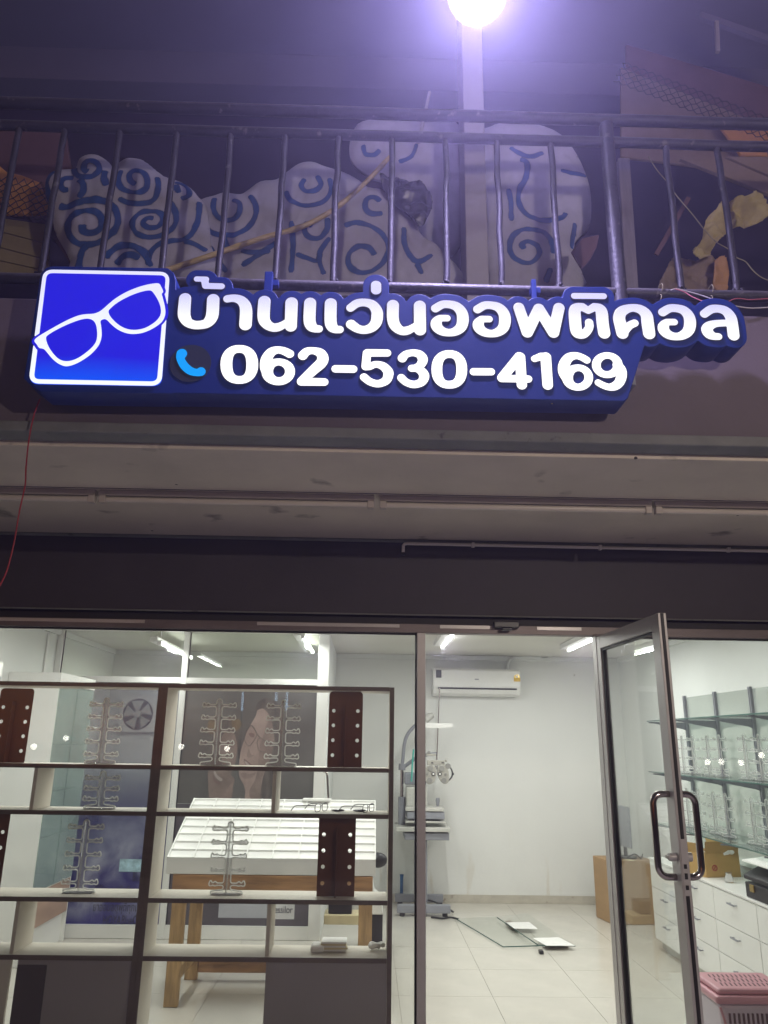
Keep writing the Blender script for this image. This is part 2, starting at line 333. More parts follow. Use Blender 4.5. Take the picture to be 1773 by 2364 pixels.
# ------------------------------------------------------------------ outlines: strokes -> distance field -> contour -> solid
def sd_strokes(X, Z, strokes):
    d = np.full(X.shape, 9.0)
    for st in strokes:
        for (x0, z0, r0), (x1, z1, r1) in zip(st[:-1], st[1:]):
            dx, dz = x1 - x0, z1 - z0; L = dx * dx + dz * dz + 1e-12
            t = np.clip(((X - x0) * dx + (Z - z0) * dz) / L, 0, 1)
            d = np.minimum(d, np.hypot(X - x0 - t * dx, Z - z0 - t * dz) - (r0 + t * (r1 - r0)))
    return d
def sd_poly(X, Z, poly):
    d = np.full(X.shape, 9.0); ins = np.zeros(X.shape, bool); n = len(poly)
    for i in range(n):
        x0, z0 = poly[i]; x1, z1 = poly[(i + 1) % n]; dx, dz = x1 - x0, z1 - z0; L = dx * dx + dz * dz + 1e-12
        t = np.clip(((X - x0) * dx + (Z - z0) * dz) / L, 0, 1)
        d = np.minimum(d, np.hypot(X - x0 - t * dx, Z - z0 - t * dz))
        c = ((z0 <= Z) != (z1 <= Z)); xi = x0 + (Z - z0) / (dz if abs(dz) > 1e-12 else 1e-12) * dx; ins ^= c & (X < xi)
    return np.where(ins, -d, d)
def contours(fn, x0, x1, z0, z1, res):
    xs = np.arange(x0 - res * 3, x1 + res * 4, res); zs = np.arange(z0 - res * 3, z1 + res * 4, res)
    X, Z = np.meshgrid(xs, zs); D = fn(X, Z); D[np.abs(D) < 1e-9] = 1e-9
    S = D < 0; nx = len(xs)
    code = S[:-1, :-1] * 1 + S[:-1, 1:] * 2 + S[1:, 1:] * 4 + S[1:, :-1] * 8
    segs = {}; P = {}
    def ep(j, i, e):
        if e == 0: k = (0, j, i); a = (j, i); b = (j, i + 1)
        elif e == 1: k = (1, j, i + 1); a = (j, i + 1); b = (j + 1, i + 1)
        elif e == 2: k = (0, j + 1, i); a = (j + 1, i); b = (j + 1, i + 1)
        else: k = (1, j, i); a = (j, i); b = (j + 1, i)
        if k not in P:
            t = D[a] / (D[a] - D[b]); P[k] = (xs[a[1]] + t * (xs[b[1]] - xs[a[1]]), zs[a[0]] + t * (zs[b[0]] - zs[a[0]]))
        return k
    TB = {1: [(3, 0)], 2: [(0, 1)], 3: [(3, 1)], 4: [(1, 2)], 5: [(3, 0), (1, 2)], 6: [(0, 2)], 7: [(3, 2)], 8: [(2, 3)], 9: [(2, 0)], 10: [(0, 1), (2, 3)], 11: [(2, 1)], 12: [(1, 3)], 13: [(1, 0)], 14: [(0, 3)]}
    for j, i in zip(*np.nonzero((code > 0) & (code < 15))):
        for a, b in TB[int(code[j, i])]:
            segs[ep(j, i, a)] = ep(j, i, b)
    loops = []
    while segs:
        k, nxt = segs.popitem(); lp = [k]
        while nxt != k and nxt in segs:
            lp.append(nxt); nxt = segs.pop(nxt)
        pts = [P[q] for q in lp]
        if len(pts) < 6: continue
        for _ in range(3):   # drop near-collinear points
            out = []; n = len(pts); i = 0
            while i < n:
                if len(out) and i < n - 1:
                    ax, az = out[-1]; bx, bz = pts[i]; cx_, cz = pts[i + 1]
                    ar = abs((bx - ax) * (cz - az) - (bz - az) * (cx_ - ax)); ln = math.hypot(cx_ - ax, cz - az)
                    if ln > 0 and ar / ln < res * .035: i += 1; out.append(pts[i]); i += 1; continue
                out.append(pts[i]); i += 1
            pts = out
        loops.append(pts)
    return loops
def solid(loops, y_front, y_back, name='solid', bev=0.0):     # upright slab whose face looks along -Y
    cu = bpy.data.curves.new(name, 'CURVE'); cu.dimensions = '2D'; cu.fill_mode = 'BOTH'
    for lp in loops:
        sp = cu.splines.new('POLY'); sp.points.add(len(lp) - 1)
        for p, (a, b) in zip(sp.points, lp): p.co = (a, b, 0, 1)
        sp.use_cyclic_u = True
    th = (y_back - y_front) / 2; cu.extrude = max(1e-5, th - bev)
    if bev: cu.bevel_depth = bev; cu.offset = -bev; cu.bevel_resolution = 1
    o = bpy.data.objects.new(name, cu); COL.objects.link(o); dg = bpy.context.evaluated_depsgraph_get()
    me = bpy.data.meshes.new_from_object(o.evaluated_get(dg)); bpy.data.objects.remove(o); bpy.data.curves.remove(cu)
    yc = (y_front + y_back) / 2
    me.transform(Matrix(((1, 0, 0, 0), (0, 0, -1, yc), (0, 1, 0, 0), (0, 0, 0, 1))))
    return me
def outline(fn, box_, res, y0, y1, name, m, parent=None, bev=0.0):
    return link(name, solid(contours(fn, *box_, res), y0, y1, name, bev), m, parent)
def textmesh(txt, size, x, y, z, name, m, parent, rz=0.0, sx=1.0, th=.0006, align='LEFT'):
    cu = bpy.data.curves.new(name, 'FONT'); cu.body = txt; cu.size = size; cu.extrude = th; cu.align_x = align
    o = bpy.data.objects.new(name, cu); COL.objects.link(o); dg = bpy.context.evaluated_depsgraph_get()
    me = bpy.data.meshes.new_from_object(o.evaluated_get(dg)); bpy.data.objects.remove(o); bpy.data.curves.remove(cu)
    me.transform(Matrix.Translation((x, y, z)) @ Matrix.Rotation(rz, 4, 'Z') @ Matrix(((sx, 0, 0, 0), (0, 0, -1, 0), (0, 1, 0, 0), (0, 0, 0, 1))))
    return link(name, me, m, parent)
def smooth_pts(pts, n=6, closed=True):
    out = []; N = len(pts); P = [Vector(p) for p in pts]
    for i in range(N if closed else N - 1):
        if closed: a, b, c, d = P[i - 1], P[i], P[(i + 1) % N], P[(i + 2) % N]
        else: a, b, c, d = P[max(i - 1, 0)], P[i], P[i + 1], P[min(i + 2, N - 1)]
        for k in range(n):
            t = k / n
            out.append(.5 * ((2 * b) + (c - a) * t + (2 * a - 5 * b + 4 * c - d) * t * t + (3 * b - a - 3 * c + d) * t ** 3))
    if not closed: out.append(P[-1])
    return [tuple(p) for p in out]

# ================================================================== SETTING AND BUILDING
LX, RX, BY, CZ, FY = -2.77, 2.76, 8.43, 2.46, 3.75      # shop: left wall, right wall, back wall, ceiling, shopfront
def sheet(name, m, x0, x1, y0, y1, z, label=None):
    o = MB().box(x0, x1, y0, y1, z - .05, z).build(name, m); tag(o, kind='structure'); return o
road = sheet('road', M['road'], -30, 30, -40, -2.2, -.16)
pave = sheet('pavement', M['pave'], -30, 30, -2.2, 3.70, -.03)
kerb = MB().box(-30, 30, -2.33, -2.205, -.2, -.026).build('kerb', M['lip'], bevel=.015); tag(kerb, kind='structure')
floor = sheet('shop_floor', M['grout'], LX - .1, RX + .1, 3.702, BY + .1, -.004)
tiles = []
x = .234 - .6 * 6
tm = None
while x < RX:
    y = 3.70 + .0
    while y < BY:
        x0, x1, y0, y1 = max(x, LX) + .0012, min(x + .6, RX) - .0012, max(y, 3.71) + .0012, min(y + .6, BY) - .0012
        if x1 - x0 > .02 and y1 - y0 > .02:
            full = abs(x1 - x0 - .5976) < 1e-3 and abs(y1 - y0 - .5976) < 1e-3
            if full and tm:
                o = tm.copy(); COL.objects.link(o); o.parent = floor; o.location = Vector((x0, y0, 0)) - ORG[floor.name]
            else:
                mb = MB().box(0, x1 - x0, 0, y1 - y0, -.0035, 0)
                me = mb.mesh('tile'); me.materials.append(M['tile']); o = bpy.data.objects.new('tile', me); COL.objects.link(o)
                o.parent = floor; o.location = Vector((x0, y0, 0)) - ORG[floor.name]
                if full: tm = o
        y += .6
    x += .6

bld = thing('shop_building', 'two-storey shop building in grey and white with a deep canopy over the glass shopfront', 'building', (0, 5, 0))
box('back_wall', M['backwall'], bld, LX - .15, RX + .15, BY, BY + .15, 0, CZ)
box('side_wall', M['wall'], bld, LX - .15, LX, FY + .1, BY - .002, 0, CZ)
box('side_wall', M['wall'], bld, RX, RX + .15, FY + .1, BY - .002, 0, CZ)
ceil = box('ceiling', M['ceil'], bld, LX - .15, RX + .15, FY + .16, BY + .15, CZ + .002, CZ + .06)
box('skirting', M['skirt'], bld, -.3, RX - .002, BY - .014, BY - .001, .001, .075)
box('ceiling_trim', M['wall'], bld, LX + .002, RX - .002, BY - .03, BY - .001, CZ - .05, CZ - .001)
box('ceiling_trim', M['wall'], bld, LX + .001, LX + .03, 4.0, BY - .04, CZ - .05, CZ - .001)
box('ceiling_trim', M['wall'], bld, RX - .03, RX - .001, 4.0, BY - .04, CZ - .05, CZ - .001)
# header wall over the shopfront
box('header_wall', M['header'], bld, -6, 6, FY + .01, FY + .15, 2.15, 2.535)
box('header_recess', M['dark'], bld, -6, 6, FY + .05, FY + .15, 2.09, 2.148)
# canopy slab, front lip and fascia
box('canopy_soffit', M['soffit'], bld, -6, 6, 2.54, FY + .3, 2.537, 2.66)
box('soffit_seam', M['dark'], bld, -6, 6, 3.003, 3.006, 2.535, 2.5369)
box('soffit_edge', M['lip'], bld, -6, 6, FY - .012, FY + .009, 2.522, 2.5365, bevel=.004)
box('header_bead', M['lip'], bld, -6, 6, FY + .002, FY + .0095, 2.1485, 2.156, bevel=.002)
box('canopy_lip', M['lip'], bld, -6, 6, 2.44, 2.538, 2.553, 2.592, bevel=.006)
box('fascia', M['fascia'], bld, -6, 6, 2.47, 2.60, 2.594, 3.09, bevel=.006)
# upper storey
box('upper_floor', M['dark'], bld, -6, 6, 2.61, 4.7, 2.95, 3.05)
box('upper_wall', M['updark'], bld, -6, 6, 4.62, 4.8, 3.05, 6.5)
box('upper_ceiling', M['upceil'], bld, -6, 6, 1.4, 4.61, 6.34, 6.46)
box('upper_beam', M['upceil'], bld, -6, 6, 4.35, 4.615, 6.05, 6.338)
box('pillar', M['pillar'], bld, WY(1072, 400, 2.82).x, WY(1122, 400, 2.82).x, 2.82, 3.0, 3.052, 6.3, bevel=.006)
box('outer_wall', M['header'], bld, -6, -2.95, FY + .02, FY + .14, -.02, 2.148)
box('outer_wall', M['header'], bld, 2.95, 6, FY + .02, FY + .14, -.02, 2.148)

# ================================================================== SHOPFRONT
sf = thing('shopfront', 'aluminium framed glass shopfront with a fixed pane either side of the open doorway', 'shopfront', (0, FY, 0))
Z0, Z1 = 0.0, 2.062
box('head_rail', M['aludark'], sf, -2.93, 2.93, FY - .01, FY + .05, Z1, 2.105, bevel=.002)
for a, b in ((-2.0, -1.1), (-.55, .15), (.35, .62), (.83, 1.05)):
    box('head_strip', M['alu'], sf, a, b, FY - .016, FY - .011, 2.085, 2.101)
box('sill_rail', M['alu'], sf, -2.93, .235, FY, FY + .05, .0, .08)
box('sill_rail', M['alu'], sf, 1.16, 2.93, FY, FY + .05, .0, .08)
box('post', M['alu'], sf, .237, .278, FY - .012, FY + .05, 0, Z1, bevel=.002)
box('post', M['alu'], sf, 1.118, 1.158, FY - .012, FY + .05, 0, Z1, bevel=.002)
box('post', M['alu'], sf, -2.93, -2.88, FY, FY + .05, 0, Z1)
box('post', M['alu'], sf, 2.88, 2.93, FY, FY + .05, 0, Z1)
box('gasket', M['gasket'], sf, .229, .236, FY + .01, FY + .03, .08, Z1)
box('gasket', M['gasket'], sf, -2.88, .228, FY + .012, FY + .03, Z1 - .008, Z1 - .001)
box('gasket', M['gasket'], sf, 1.16, 2.88, FY + .012, FY + .03, Z1 - .008, Z1 - .001)
box('window_pane', M['pane'], sf, -2.88, .229, FY + .018, FY + .024, .08, Z1 - .009)
box('window_pane', M['pane'], sf, 1.159, 2.88, FY + .018, FY + .024, .08, Z1 - .009)
dc = MB(); p = WY(1166, 1437, FY - .03)
dc.box(p.x - .06, p.x + .065, FY - .06, FY - .017, 2.088, 2.118); dc.box(p.x - .02, p.x + .03, FY - .07, FY - .03, 2.075, 2.087)
dc.build('door_closer', M['black'], sf, bevel=.004)

# door leaf, swung out towards the street
T = Matrix.Translation((1.137, FY - .014, 0)) @ Matrix.Rotation(math.radians(-87.5), 4, 'Z')    # local +x runs from hinge to free edge
door = thing('glass_door', 'aluminium framed glass door standing wide open towards the street', 'door', (1.137, FY - .014, .015))
DW, DH = .742, 2.056
MB(T).box(0, .05, -.017, .017, .015, DH).build('stile', M['alu'], door, bevel=.002)
MB(T).box(DW - .072, DW, -.017, .017, .015, DH).build('stile', M['alu'], door, bevel=.002)
MB(T).box(.051, DW - .073, -.017, .017, DH - .062, DH).build('rail', M['alu'], door, bevel=.002)
MB(T).box(.051, DW - .073, -.017, .017, .015, .10).build('rail', M['alu'], door, bevel=.002)
MB(T).box(.066, DW - .083, -.003, .003, .11, DH - .072).build('door_pane', M['pane'], door)
g = MB(T); g.box(.0512, .066, -.010, .010, .101, DH - .063); g.box(DW - .083, DW - .0732, -.010, .010, .101, DH - .063)
g.box(.066, DW - .083, -.010, .010, DH - .072, DH - .063); g.build('gasket', M['gasket'], door)
MB(T).box(DW + .0005, DW + .004, -.007, .005, .02, 1.03).build('edge_seal', M['gasket'], door)
MB(T).box(DW + .0005, DW + .004, -.007, .005, 1.22, DH - .002).build('edge_seal', M['gasket'], door)
lk = MB(T).box(DW + .0005, DW + .003, -.012, .012, 1.03, 1.22).build('lock_plate', M['alu'], door)
q = MB(T)
for z0, z1 in ((1.12, 1.135), (1.085, 1.105), (1.05, 1.065)): q.box(DW + .0035, DW + .005, -.006, .005, z0, z1)
q.build('keep_hole', M['gasket'], lk)
q = MB(T).cyl((DW - .03, -.018, 1.155), (DW - .03, -.045, 1.155), .014, 14); q.cyl((DW - .03, .018, 1.155), (DW - .03, .04, 1.155), .016, 14); q.box(DW - .045, DW - .015, -.052, -.046, 1.149, 1.161)
q.build('lock_knob', M['alu'], door, smooth=True)
for s in (-1, 1):
    w = .082 * s; o_ = .0175 * s; pts = [(DW - .045, o_, 1.372)]
    for k in range(7):
        a = math.pi / 2 * k / 6; pts.append((DW - .045, w - .035 * s + .035 * s * math.sin(a), 1.372 - .035 + .035 * math.cos(a)))
    for k in range(7):
        a = math.pi / 2 * k / 6; pts.append((DW - .045, w - .035 * s + .035 * s * math.cos(a), 1.085 + .035 - .035 * math.sin(a)))
    pts.append((DW - .045, o_, 1.085))
    MB(T).tube(pts, .0125, 14).build('handle', M['steel'], door, smooth=True)
MB(T).box(-.02, .02, -.03, .018, DH + .001, DH + .012).build('pivot', M['steel'], door)

# ================================================================== SIGN
SY = 2.30
LET = []     # (name, strokes in plane metres)
def conv(strokes, ox, oy, sc):
    out = []
    for st in strokes:
        o = []
        for a, b, r in st:
            px, py = ox + a / sc, oy + b / sc; w = WY(px, py, SY); o.append((w.x, w.z, r / sc * pxm(px, py, SY)))
        out.append(o)
    return out
def sm(st, n=5): return smooth_pts(st, n, False)
def ring(cx, cz, rx, rz, rs, rt, rb=None, e=2.0, n=36, rl=None):
    o = []; rb = rt if rb is None else rb; rl = rs if rl is None else rl
    for k in range(n + 1):
        a = 2 * math.pi * k / n; c, s = math.cos(a), math.sin(a)
        x_ = math.copysign(abs(c) ** (2 / e), c); z_ = math.copysign(abs(s) ** (2 / e), s)
        rv = rb if s > 0 else rt; rh = rs if c > 0 else rl
        o.append((cx + rx * x_, cz + rz * z_, rh * c * c + rv * s * s))
    return o
A = (390, 630, 3.318)
LET += [('letter', conv([sm([(125, 199, 46), (117, 310, 48), (126, 352, 45), (150, 384, 39), (195, 401, 36), (245, 401, 36), (292, 388, 40), (322, 355, 46), (335, 310, 48), (340, 207, 47)])], *A)),
        ('tone_mark', conv([[(214, 50, 22), (286, 52, 22)], [(276, 66, 28), (281, 102, 26)], [(281, 103, 25), (403, 106, 25)]], *A)),
        ('letter', conv([sm([(448, 202, 31), (500, 197, 32), (550, 212, 38), (582, 248, 44), (592, 300, 47), (587, 399, 48)])], *A)),
        ('letter', conv([sm([(732, 221, 47), (726, 340, 47), (745, 390, 42), (790, 419, 36), (835, 419, 35), (880, 398, 30), (925, 360, 22)]), [(940, 233, 48), (934, 411, 46)]], *A)),
        ('letter', conv([sm([(1082, 234, 46), (1077, 360, 46), (1088, 405, 44), (1110, 428, 33), (1148, 432, 31)])], *A)),
        ('letter', conv([sm([(1240, 238, 46), (1238, 365, 46), (1248, 411, 44), (1270, 434, 33), (1308, 437, 31)])], *A)),
        ('letter', conv([sm([(1391, 271, 33), (1440, 237, 34), (1500, 230, 33), (1558, 248, 38), (1591, 292, 43), (1595, 335, 45), (1585, 385, 43), (1550, 423, 38), (1495, 440, 34), (1440, 428, 35), (1395, 397, 39)])], *A)),
        ('tone_mark', conv([[(1584, 97, 37), (1584, 135, 37)], [(1590, 97, 36), (1590, 135, 36)]], *A))]
Bc = (840, 630, 3.318)
oo = [(548, 275, 34), (600, 246, 33), (655, 245, 33), (710, 262, 38), (748, 305, 43), (758, 360, 45), (745, 415, 42), (705, 449, 36), (655, 461, 31), (600, 450, 36), (562, 420, 42), (554, 385, 42), (575, 354, 29), (600, 350, 27), (637, 350, 27)]
LET += [('letter', conv([sm([(223, 251, 46), (222, 350, 45), (240, 408, 43), (285, 445, 36), (330, 445, 35), (372, 425, 30), (415, 390, 22)]), [(428, 257, 46), (430, 440, 46)]], *Bc)),
        ('letter', conv([sm(oo)], *Bc)),
        ('letter', conv([sm([(a + 322, b + 7, r) for a, b, r in oo])], *Bc)),
        ('letter', conv([[(1186, 269, 42), (1251, 458, 44), (1339, 278, 43), (1451, 460, 44), (1493, 272, 43)]], *Bc))]
Cc = (1270, 660, 3.318)
LET += [('vowel_mark', conv([[(183, 80, 24.5), (408, 82, 24.5)]], *Cc)),
        ('letter', conv([sm([(297, 284, 32), (299, 315, 32), (285, 345, 33), (255, 372, 35), (222, 372, 38), (200, 350, 44), (191, 280, 46), (187, 195, 45), (205, 170, 38), (245, 165, 33)]), [(245, 165, 33), (290, 192, 28), (338, 165, 33)], sm([(338, 165, 33), (378, 178, 40), (394, 210, 46), (401, 290, 46), (413, 365, 46)])], *Cc)),
        ('letter', conv([sm([(552, 366, 46), (540, 310, 47), (527, 245, 46), (550, 197, 42), (620, 172, 32), (690, 184, 38), (735, 225, 45), (745, 285, 47), (757, 369, 46)]), sm([(645, 288, 31), (608, 306, 31), (575, 345, 30)])], *Cc)),
        ('letter', conv([sm([(a + 312, b - 70, r) for a, b, r in oo])], *Cc)),
        ('letter', conv([sm([(1179, 217, 33), (1230, 183, 34), (1285, 178, 33), (1342, 196, 38), (1380, 242, 43), (1393, 300, 44), (1403, 381, 44)]), sm([(1345, 287, 28), (1265, 292, 29), (1216, 311, 38), (1199, 338, 43), (1216, 370, 41), (1250, 388, 31), (1287, 391, 28)])], *Cc))]
NTXT = len(LET)
Dc = (390, 780, 3.318); Ec = (790, 780, 5.53); Gc = (1080, 790, 4.1475)
LET += [('digit', conv([ring(540, 206, 99, 119, 45, 32, e=2.35)], *Dc)),
        ('digit', conv([ring(841, 261, 87, 74, 38, 29, 33, rl=44), sm([(925, 125, 34), (885, 105, 32), (835, 95, 30), (785, 112, 37), (748, 165, 43), (742, 225, 44), (755, 261, 44)])], *Dc)),
        ('digit', conv([sm([(1026, 138, 37), (1056, 108, 33), (1105, 101, 29), (1158, 118, 37), (1180, 157, 43), (1165, 197, 43), (1112, 245, 40), (1015, 335, 34)]), [(1014, 338, 33), (1191, 341, 31)]], *Dc)),
        ('dash', conv([[(1276, 240, 31), (1412, 242, 31)]], *Dc)),
        ('digit', conv([[(320, 196, 52), (575, 198, 50)], [(316, 200, 54), (300, 368, 55)], sm([(300, 368, 54), (350, 368, 50), (430, 342, 45), (520, 366, 55), (583, 430, 63), (588, 482, 64), (562, 545, 58), (495, 582, 52), (430, 588, 50), (350, 562, 50), (278, 506, 52)])], *Ec)),
        ('digit', conv([sm([(767, 263, 59), (812, 215, 50), (900, 195, 47), (985, 215, 55), (1028, 275, 64), (1005, 342, 56), (940, 388, 48), (886, 393, 48)]), sm([(886, 393, 48), (945, 393, 48), (1012, 430, 58), (1046, 490, 65), (1022, 558, 58), (960, 592, 52), (890, 597, 50), (810, 566, 50), (754, 514, 52)])], *Ec)),
        ('digit', conv([ring(1366, 407, 159, 196, 69, 53, e=2.35)], *Ec)),
        ('dash', conv([[(54, 286, 37), (222, 287, 37)]], *Gc)),
        ('digit', conv([[(492, 145, 50), (326, 343, 46)], [(498, 147, 50), (516, 410, 49)], [(322, 350, 38), (578, 356, 37)]], *Gc)),
        ('digit', conv([[(637, 162, 33), (700, 140, 38), (744, 147, 50)], [(745, 148, 51), (763, 412, 50)]], *Gc)),
        ('digit', conv([ring(1054, 341, 102, 93, 41, 34, 36, rl=52), sm([(1137, 175, 36), (1090, 148, 35), (1030, 132, 36), (965, 152, 46), (922, 215, 53), (916, 285, 53), (945, 341, 52)])], *Gc)),
        ('digit', conv([ring(1332, 222, 104, 92, 44, 33, 35, rl=41), sm([(1430, 222, 46), (1464, 270, 50), (1468, 330, 50), (1446, 390, 46), (1402, 425, 42), (1350, 433, 35), (1292, 415, 34), (1246, 390, 33)])], *Gc))]
sign = thing('lightbox_sign', 'large blue illuminated shop sign with raised white Thai lettering, phone number and spectacles emblem', 'sign', (0, 2.36, 2.6))
P7 = lambda a, b: (lambda w: (w.x, w.z))(WY(60 + a / 4.608, 600 + b / 4.608, SY))
px1 = pxm(700, 760, SY)
halo = [s for nm, st in LET[:NTXT] for s in st]
HAL = 19 * px1
PS = lambda a, b: (lambda w: (w.x, w.z))(WY(a, b, SY))
logo_poly = [PS(*c) for c in ((97, 634), (108, 621), (120, 618), (385, 622), (398, 632), (402, 648), (398, 905), (95, 900), (59, 872))]
band_poly = [PS(*c) for c in ((92, 900), (240, 640), (400, 700), (700, 700), (1200, 730), (1490, 780), (1486, 797), (1448, 918), (1440, 924))]
chamf = logo_poly
def body_fn(X, Z):
    d = sd_strokes(X, Z, halo) - HAL
    d = np.minimum(d, sd_poly(X, Z, logo_poly) - .006)
    return np.minimum(d, sd_poly(X, Z, band_poly) - .003)
zz = [PS(60, 930)[1], PS(60, 600)[1]]
outline(body_fn, (-1.2, 1.32, zz[0] - .02, zz[1] + .12), .0035, SY, SY + .108, 'cabinet', M['blue'], sign, bev=.002)
ztop, zmid = PS(900, 690)[1], PS(900, 745)[1]
gl_text = glow('lit_letter', (1, 1, 1), 1.0, (zmid, (.93, .96, 1.0), ztop, (.50, .51, .83)))
gl_num = glow('lit_digit', (.97, .99, 1.0), 1.25)
gl_blue = glow('lit_blue_panel', (.01, .01, .75), 1.0, (PS(200, 880)[1], (.0, .09, .95), PS(200, 820)[1], (.014, .010, .70)))
gl_frame = glow('lit_frame', (.85, .9, 1), 1.0, (PS(200, 850)[1], (.93, 1, .97), PS(200, 640)[1], (.75, .76, 1.0)))
gl_phone = glow('lit_phone', (.0, .35, 1.0), 1.0)
for nm, st in LET:
    isn = nm in ('digit', 'dash')
    xs = [a for s in st for a, b, r in s]; zs = [b for s in st for a, b, r in s]; bb = (min(xs) - .06, max(xs) + .06, min(zs) - .06, max(zs) + .06)
    k = 1.6 * px1 if isn else 2.6 * px1
    lt = outline(lambda X, Z: sd_strokes(X, Z, st), bb, .0022, SY - .0038, SY + .004, nm, gl_num if isn else gl_text, sign, bev=.0006)
    outline(lambda X, Z: sd_strokes(X, Z, st) - k, bb, .0025, SY - .0018, SY + .003, 'letter_rim', M['trim'], lt)
# emblem
GLS = [(95, 865), (140, 820), (300, 725), (450, 645), (560, 600), (640, 585), (720, 580), (780, 560), (830, 525), (880, 480), (960, 415), (1080, 345), (1220, 290), (1340, 262), (1415, 258), (1440, 290), (1462, 340), (1446, 365), (1455, 400), (1475, 480), (1485, 560), (1470, 625), (1430, 680), (1340, 740), (1240, 780), (1140, 792), (1060, 780), (980, 745), (910, 690), (860, 640), (825, 635), (795, 655), (800, 700), (808, 780), (800, 850), (770, 920), (700, 1000), (620, 1060), (540, 1105), (460, 1132), (400, 1130), (330, 1095), (270, 1040), (225, 985), (190, 950), (145, 940), (120, 905)]
GL1 = [(215, 840), (240, 800), (350, 735), (480, 675), (600, 635), (670, 630), (720, 650), (750, 700), (762, 770), (758, 850), (730, 910), (660, 980), (560, 1050), (470, 1082), (400, 1080), (340, 1050), (285, 990), (240, 920)]
GL2 = [(880, 560), (900, 520), (980, 455), (1100, 390), (1220, 345), (1310, 328), (1350, 345), (1400, 420), (1430, 490), (1440, 560), (1420, 620), (1360, 680), (1260, 735), (1150, 752), (1060, 735), (980, 690), (910, 620)]
gA, gB, gC = [smooth_pts([P7(*p) + (0,) for p in g_], 3) for g_ in (GLS, GL1, GL2)]
gA, gB, gC = [[(a, b) for a, b, c in g_] for g_ in (gA, gB, gC)]
def rr_path(corners, rad, n=8):
    out = []; C_ = [Vector(c) for c in corners]
    for i in range(4):
        p_, c, q_ = C_[i - 1], C_[i], C_[(i + 1) % 4]; a = c + (p_ - c).normalized() * rad; b = c + (q_ - c).normalized() * rad
        for k in range(n + 1):
            t = k / n; out.append(tuple((1 - t) ** 2 * a + 2 * t * (1 - t) * c + t * t * b))
    return out
fr_c = rr_path([P7(207, 126), P7(1512, 152), P7(1420, 1322), P7(58, 1296)], 17 * px1 * 1.15)
pan_c = rr_path([P7(190, 110), P7(1527, 140), P7(1443, 1345), P7(36, 1322)], 21 * px1)
fr_s = [[(a, b, (4.2 if b > PS(0, 800)[1] else 5.0) * px1) for a, b in fr_c + fr_c[:1]]]
lbb = (PS(60, 900)[0] - .02, PS(400, 700)[0] + .02, PS(60, 900)[1] - .02, PS(100, 610)[1] + .03)
gsd = lambda X, Z: sd_poly(X, Z, gA)
panel = outline(lambda X, Z: np.minimum(sd_poly(X, Z, pan_c), gsd(X, Z) - 6.5 * px1), lbb, .0025, SY - .002, SY + .003, 'emblem_panel', gl_blue, sign)
outline(lambda X, Z: np.maximum(gsd(X, Z), -np.minimum(sd_poly(X, Z, gB), sd_poly(X, Z, gC))), lbb, .002, SY - .0045, SY - .0022, 'spectacles_emblem', gl_frame, panel)
outline(lambda X, Z: np.maximum(sd_strokes(X, Z, fr_s), -(gsd(X, Z) - 6.5 * px1)), lbb, .002, SY - .0043, SY - .0022, 'emblem_border', gl_frame, panel)
ph = conv([sm([(100, 124, 40), (90, 160, 31), (118, 215, 32), (165, 255, 32), (215, 268, 30), (246, 261, 36)])], *Dc)
dsc = conv([[(165, 195, 158), (166, 195, 158)]], *Dc)
dd = outline(lambda X, Z: sd_strokes(X, Z, dsc), (dsc[0][0][0] - .1, dsc[0][0][0] + .1, dsc[0][0][1] - .1, dsc[0][0][1] + .1), .0025, SY - .0015, SY + .003, 'phone_disc', M['icon'], sign)
outline(lambda X, Z: sd_strokes(X, Z, ph), (ph[0][0][0] - .08, ph[0][0][0] + .14, ph[0][-1][1] - .08, ph[0][0][1] + .08), .002, SY - .0035, SY - .0017, 'phone_receiver', gl_phone, dd)
for (a, b, c, d) in ((612, 626, 628, 700), (1226, 1240, 646, 705)):
    p0, p1 = WY(a, c, 2.46), WY(b, d, 2.46)
    br = MB().box(p0.x, p1.x, 2.455, 2.475, p1.z - .05, p0.z); br.box(p0.x, p1.x + .02, 2.476, 2.50, p0.z - .045, p0.z - .02)
    br.build('hanging_bracket', M['blue'], sign, bevel=.002)
for a, b in ((604, 912), (1274, 930)):
    w = WY(a, b, SY + .03); MB().ball((w.x, SY + .03, w.z), .005, .005, .005, 8, 6).build('screw_head', M['steel'], sign, smooth=True)
for a in (-.9, 0, .9): box('stand_off', M['grey'], sign, a - .02, a + .02, SY + .1, 2.469, 2.76, 2.80)

# ================================================================== LAMPS
def facing(dirv):
    return Vector(dirv).to_track_quat('-Z', 'Y').to_matrix().to_4x4()
fl_p = WY(1102, -18, 2.12)
flood = thing('floodlight', 'glaring white floodlight mounted above the balcony railing', 'floodlight', fl_p)
Tf = Matrix.Translation(fl_p) @ facing((0, -.75, -.55))
dm = MB(Tf)       # round dome lens, its assumed shape imitating the lamp's bloom
ringp = [(r_, -.0005 - .05 * math.cos(math.asin(min(1, r_ / .105)))) for r_ in (.105, .1, .088, .07, .045, .02)]
dv = [(r_ * math.cos(2 * math.pi * k / 28), r_ * math.sin(2 * math.pi * k / 28), z_) for r_, z_ in ringp for k in range(28)] + [(0, 0, -.0505)]
df = [(i * 28 + k, i * 28 + (k + 1) % 28, (i + 1) * 28 + (k + 1) % 28, (i + 1) * 28 + k) for i in range(5) for k in range(28)] + [(140 + k, 140 + (k + 1) % 28, 168) for k in range(28)] + [tuple(range(28))]
dm.add(dv, df).build('lens', M['flood'], flood, smooth=True)
h = MB(Tf).cyl((0, 0, .001), (0, 0, .045), .112, 28, .095)
for k in range(9): h.box(-.06 + k * .015, -.056 + k * .015, -.06, .06, .0455, .075)
h.build('housing', M['grey'], flood, bevel=.002)
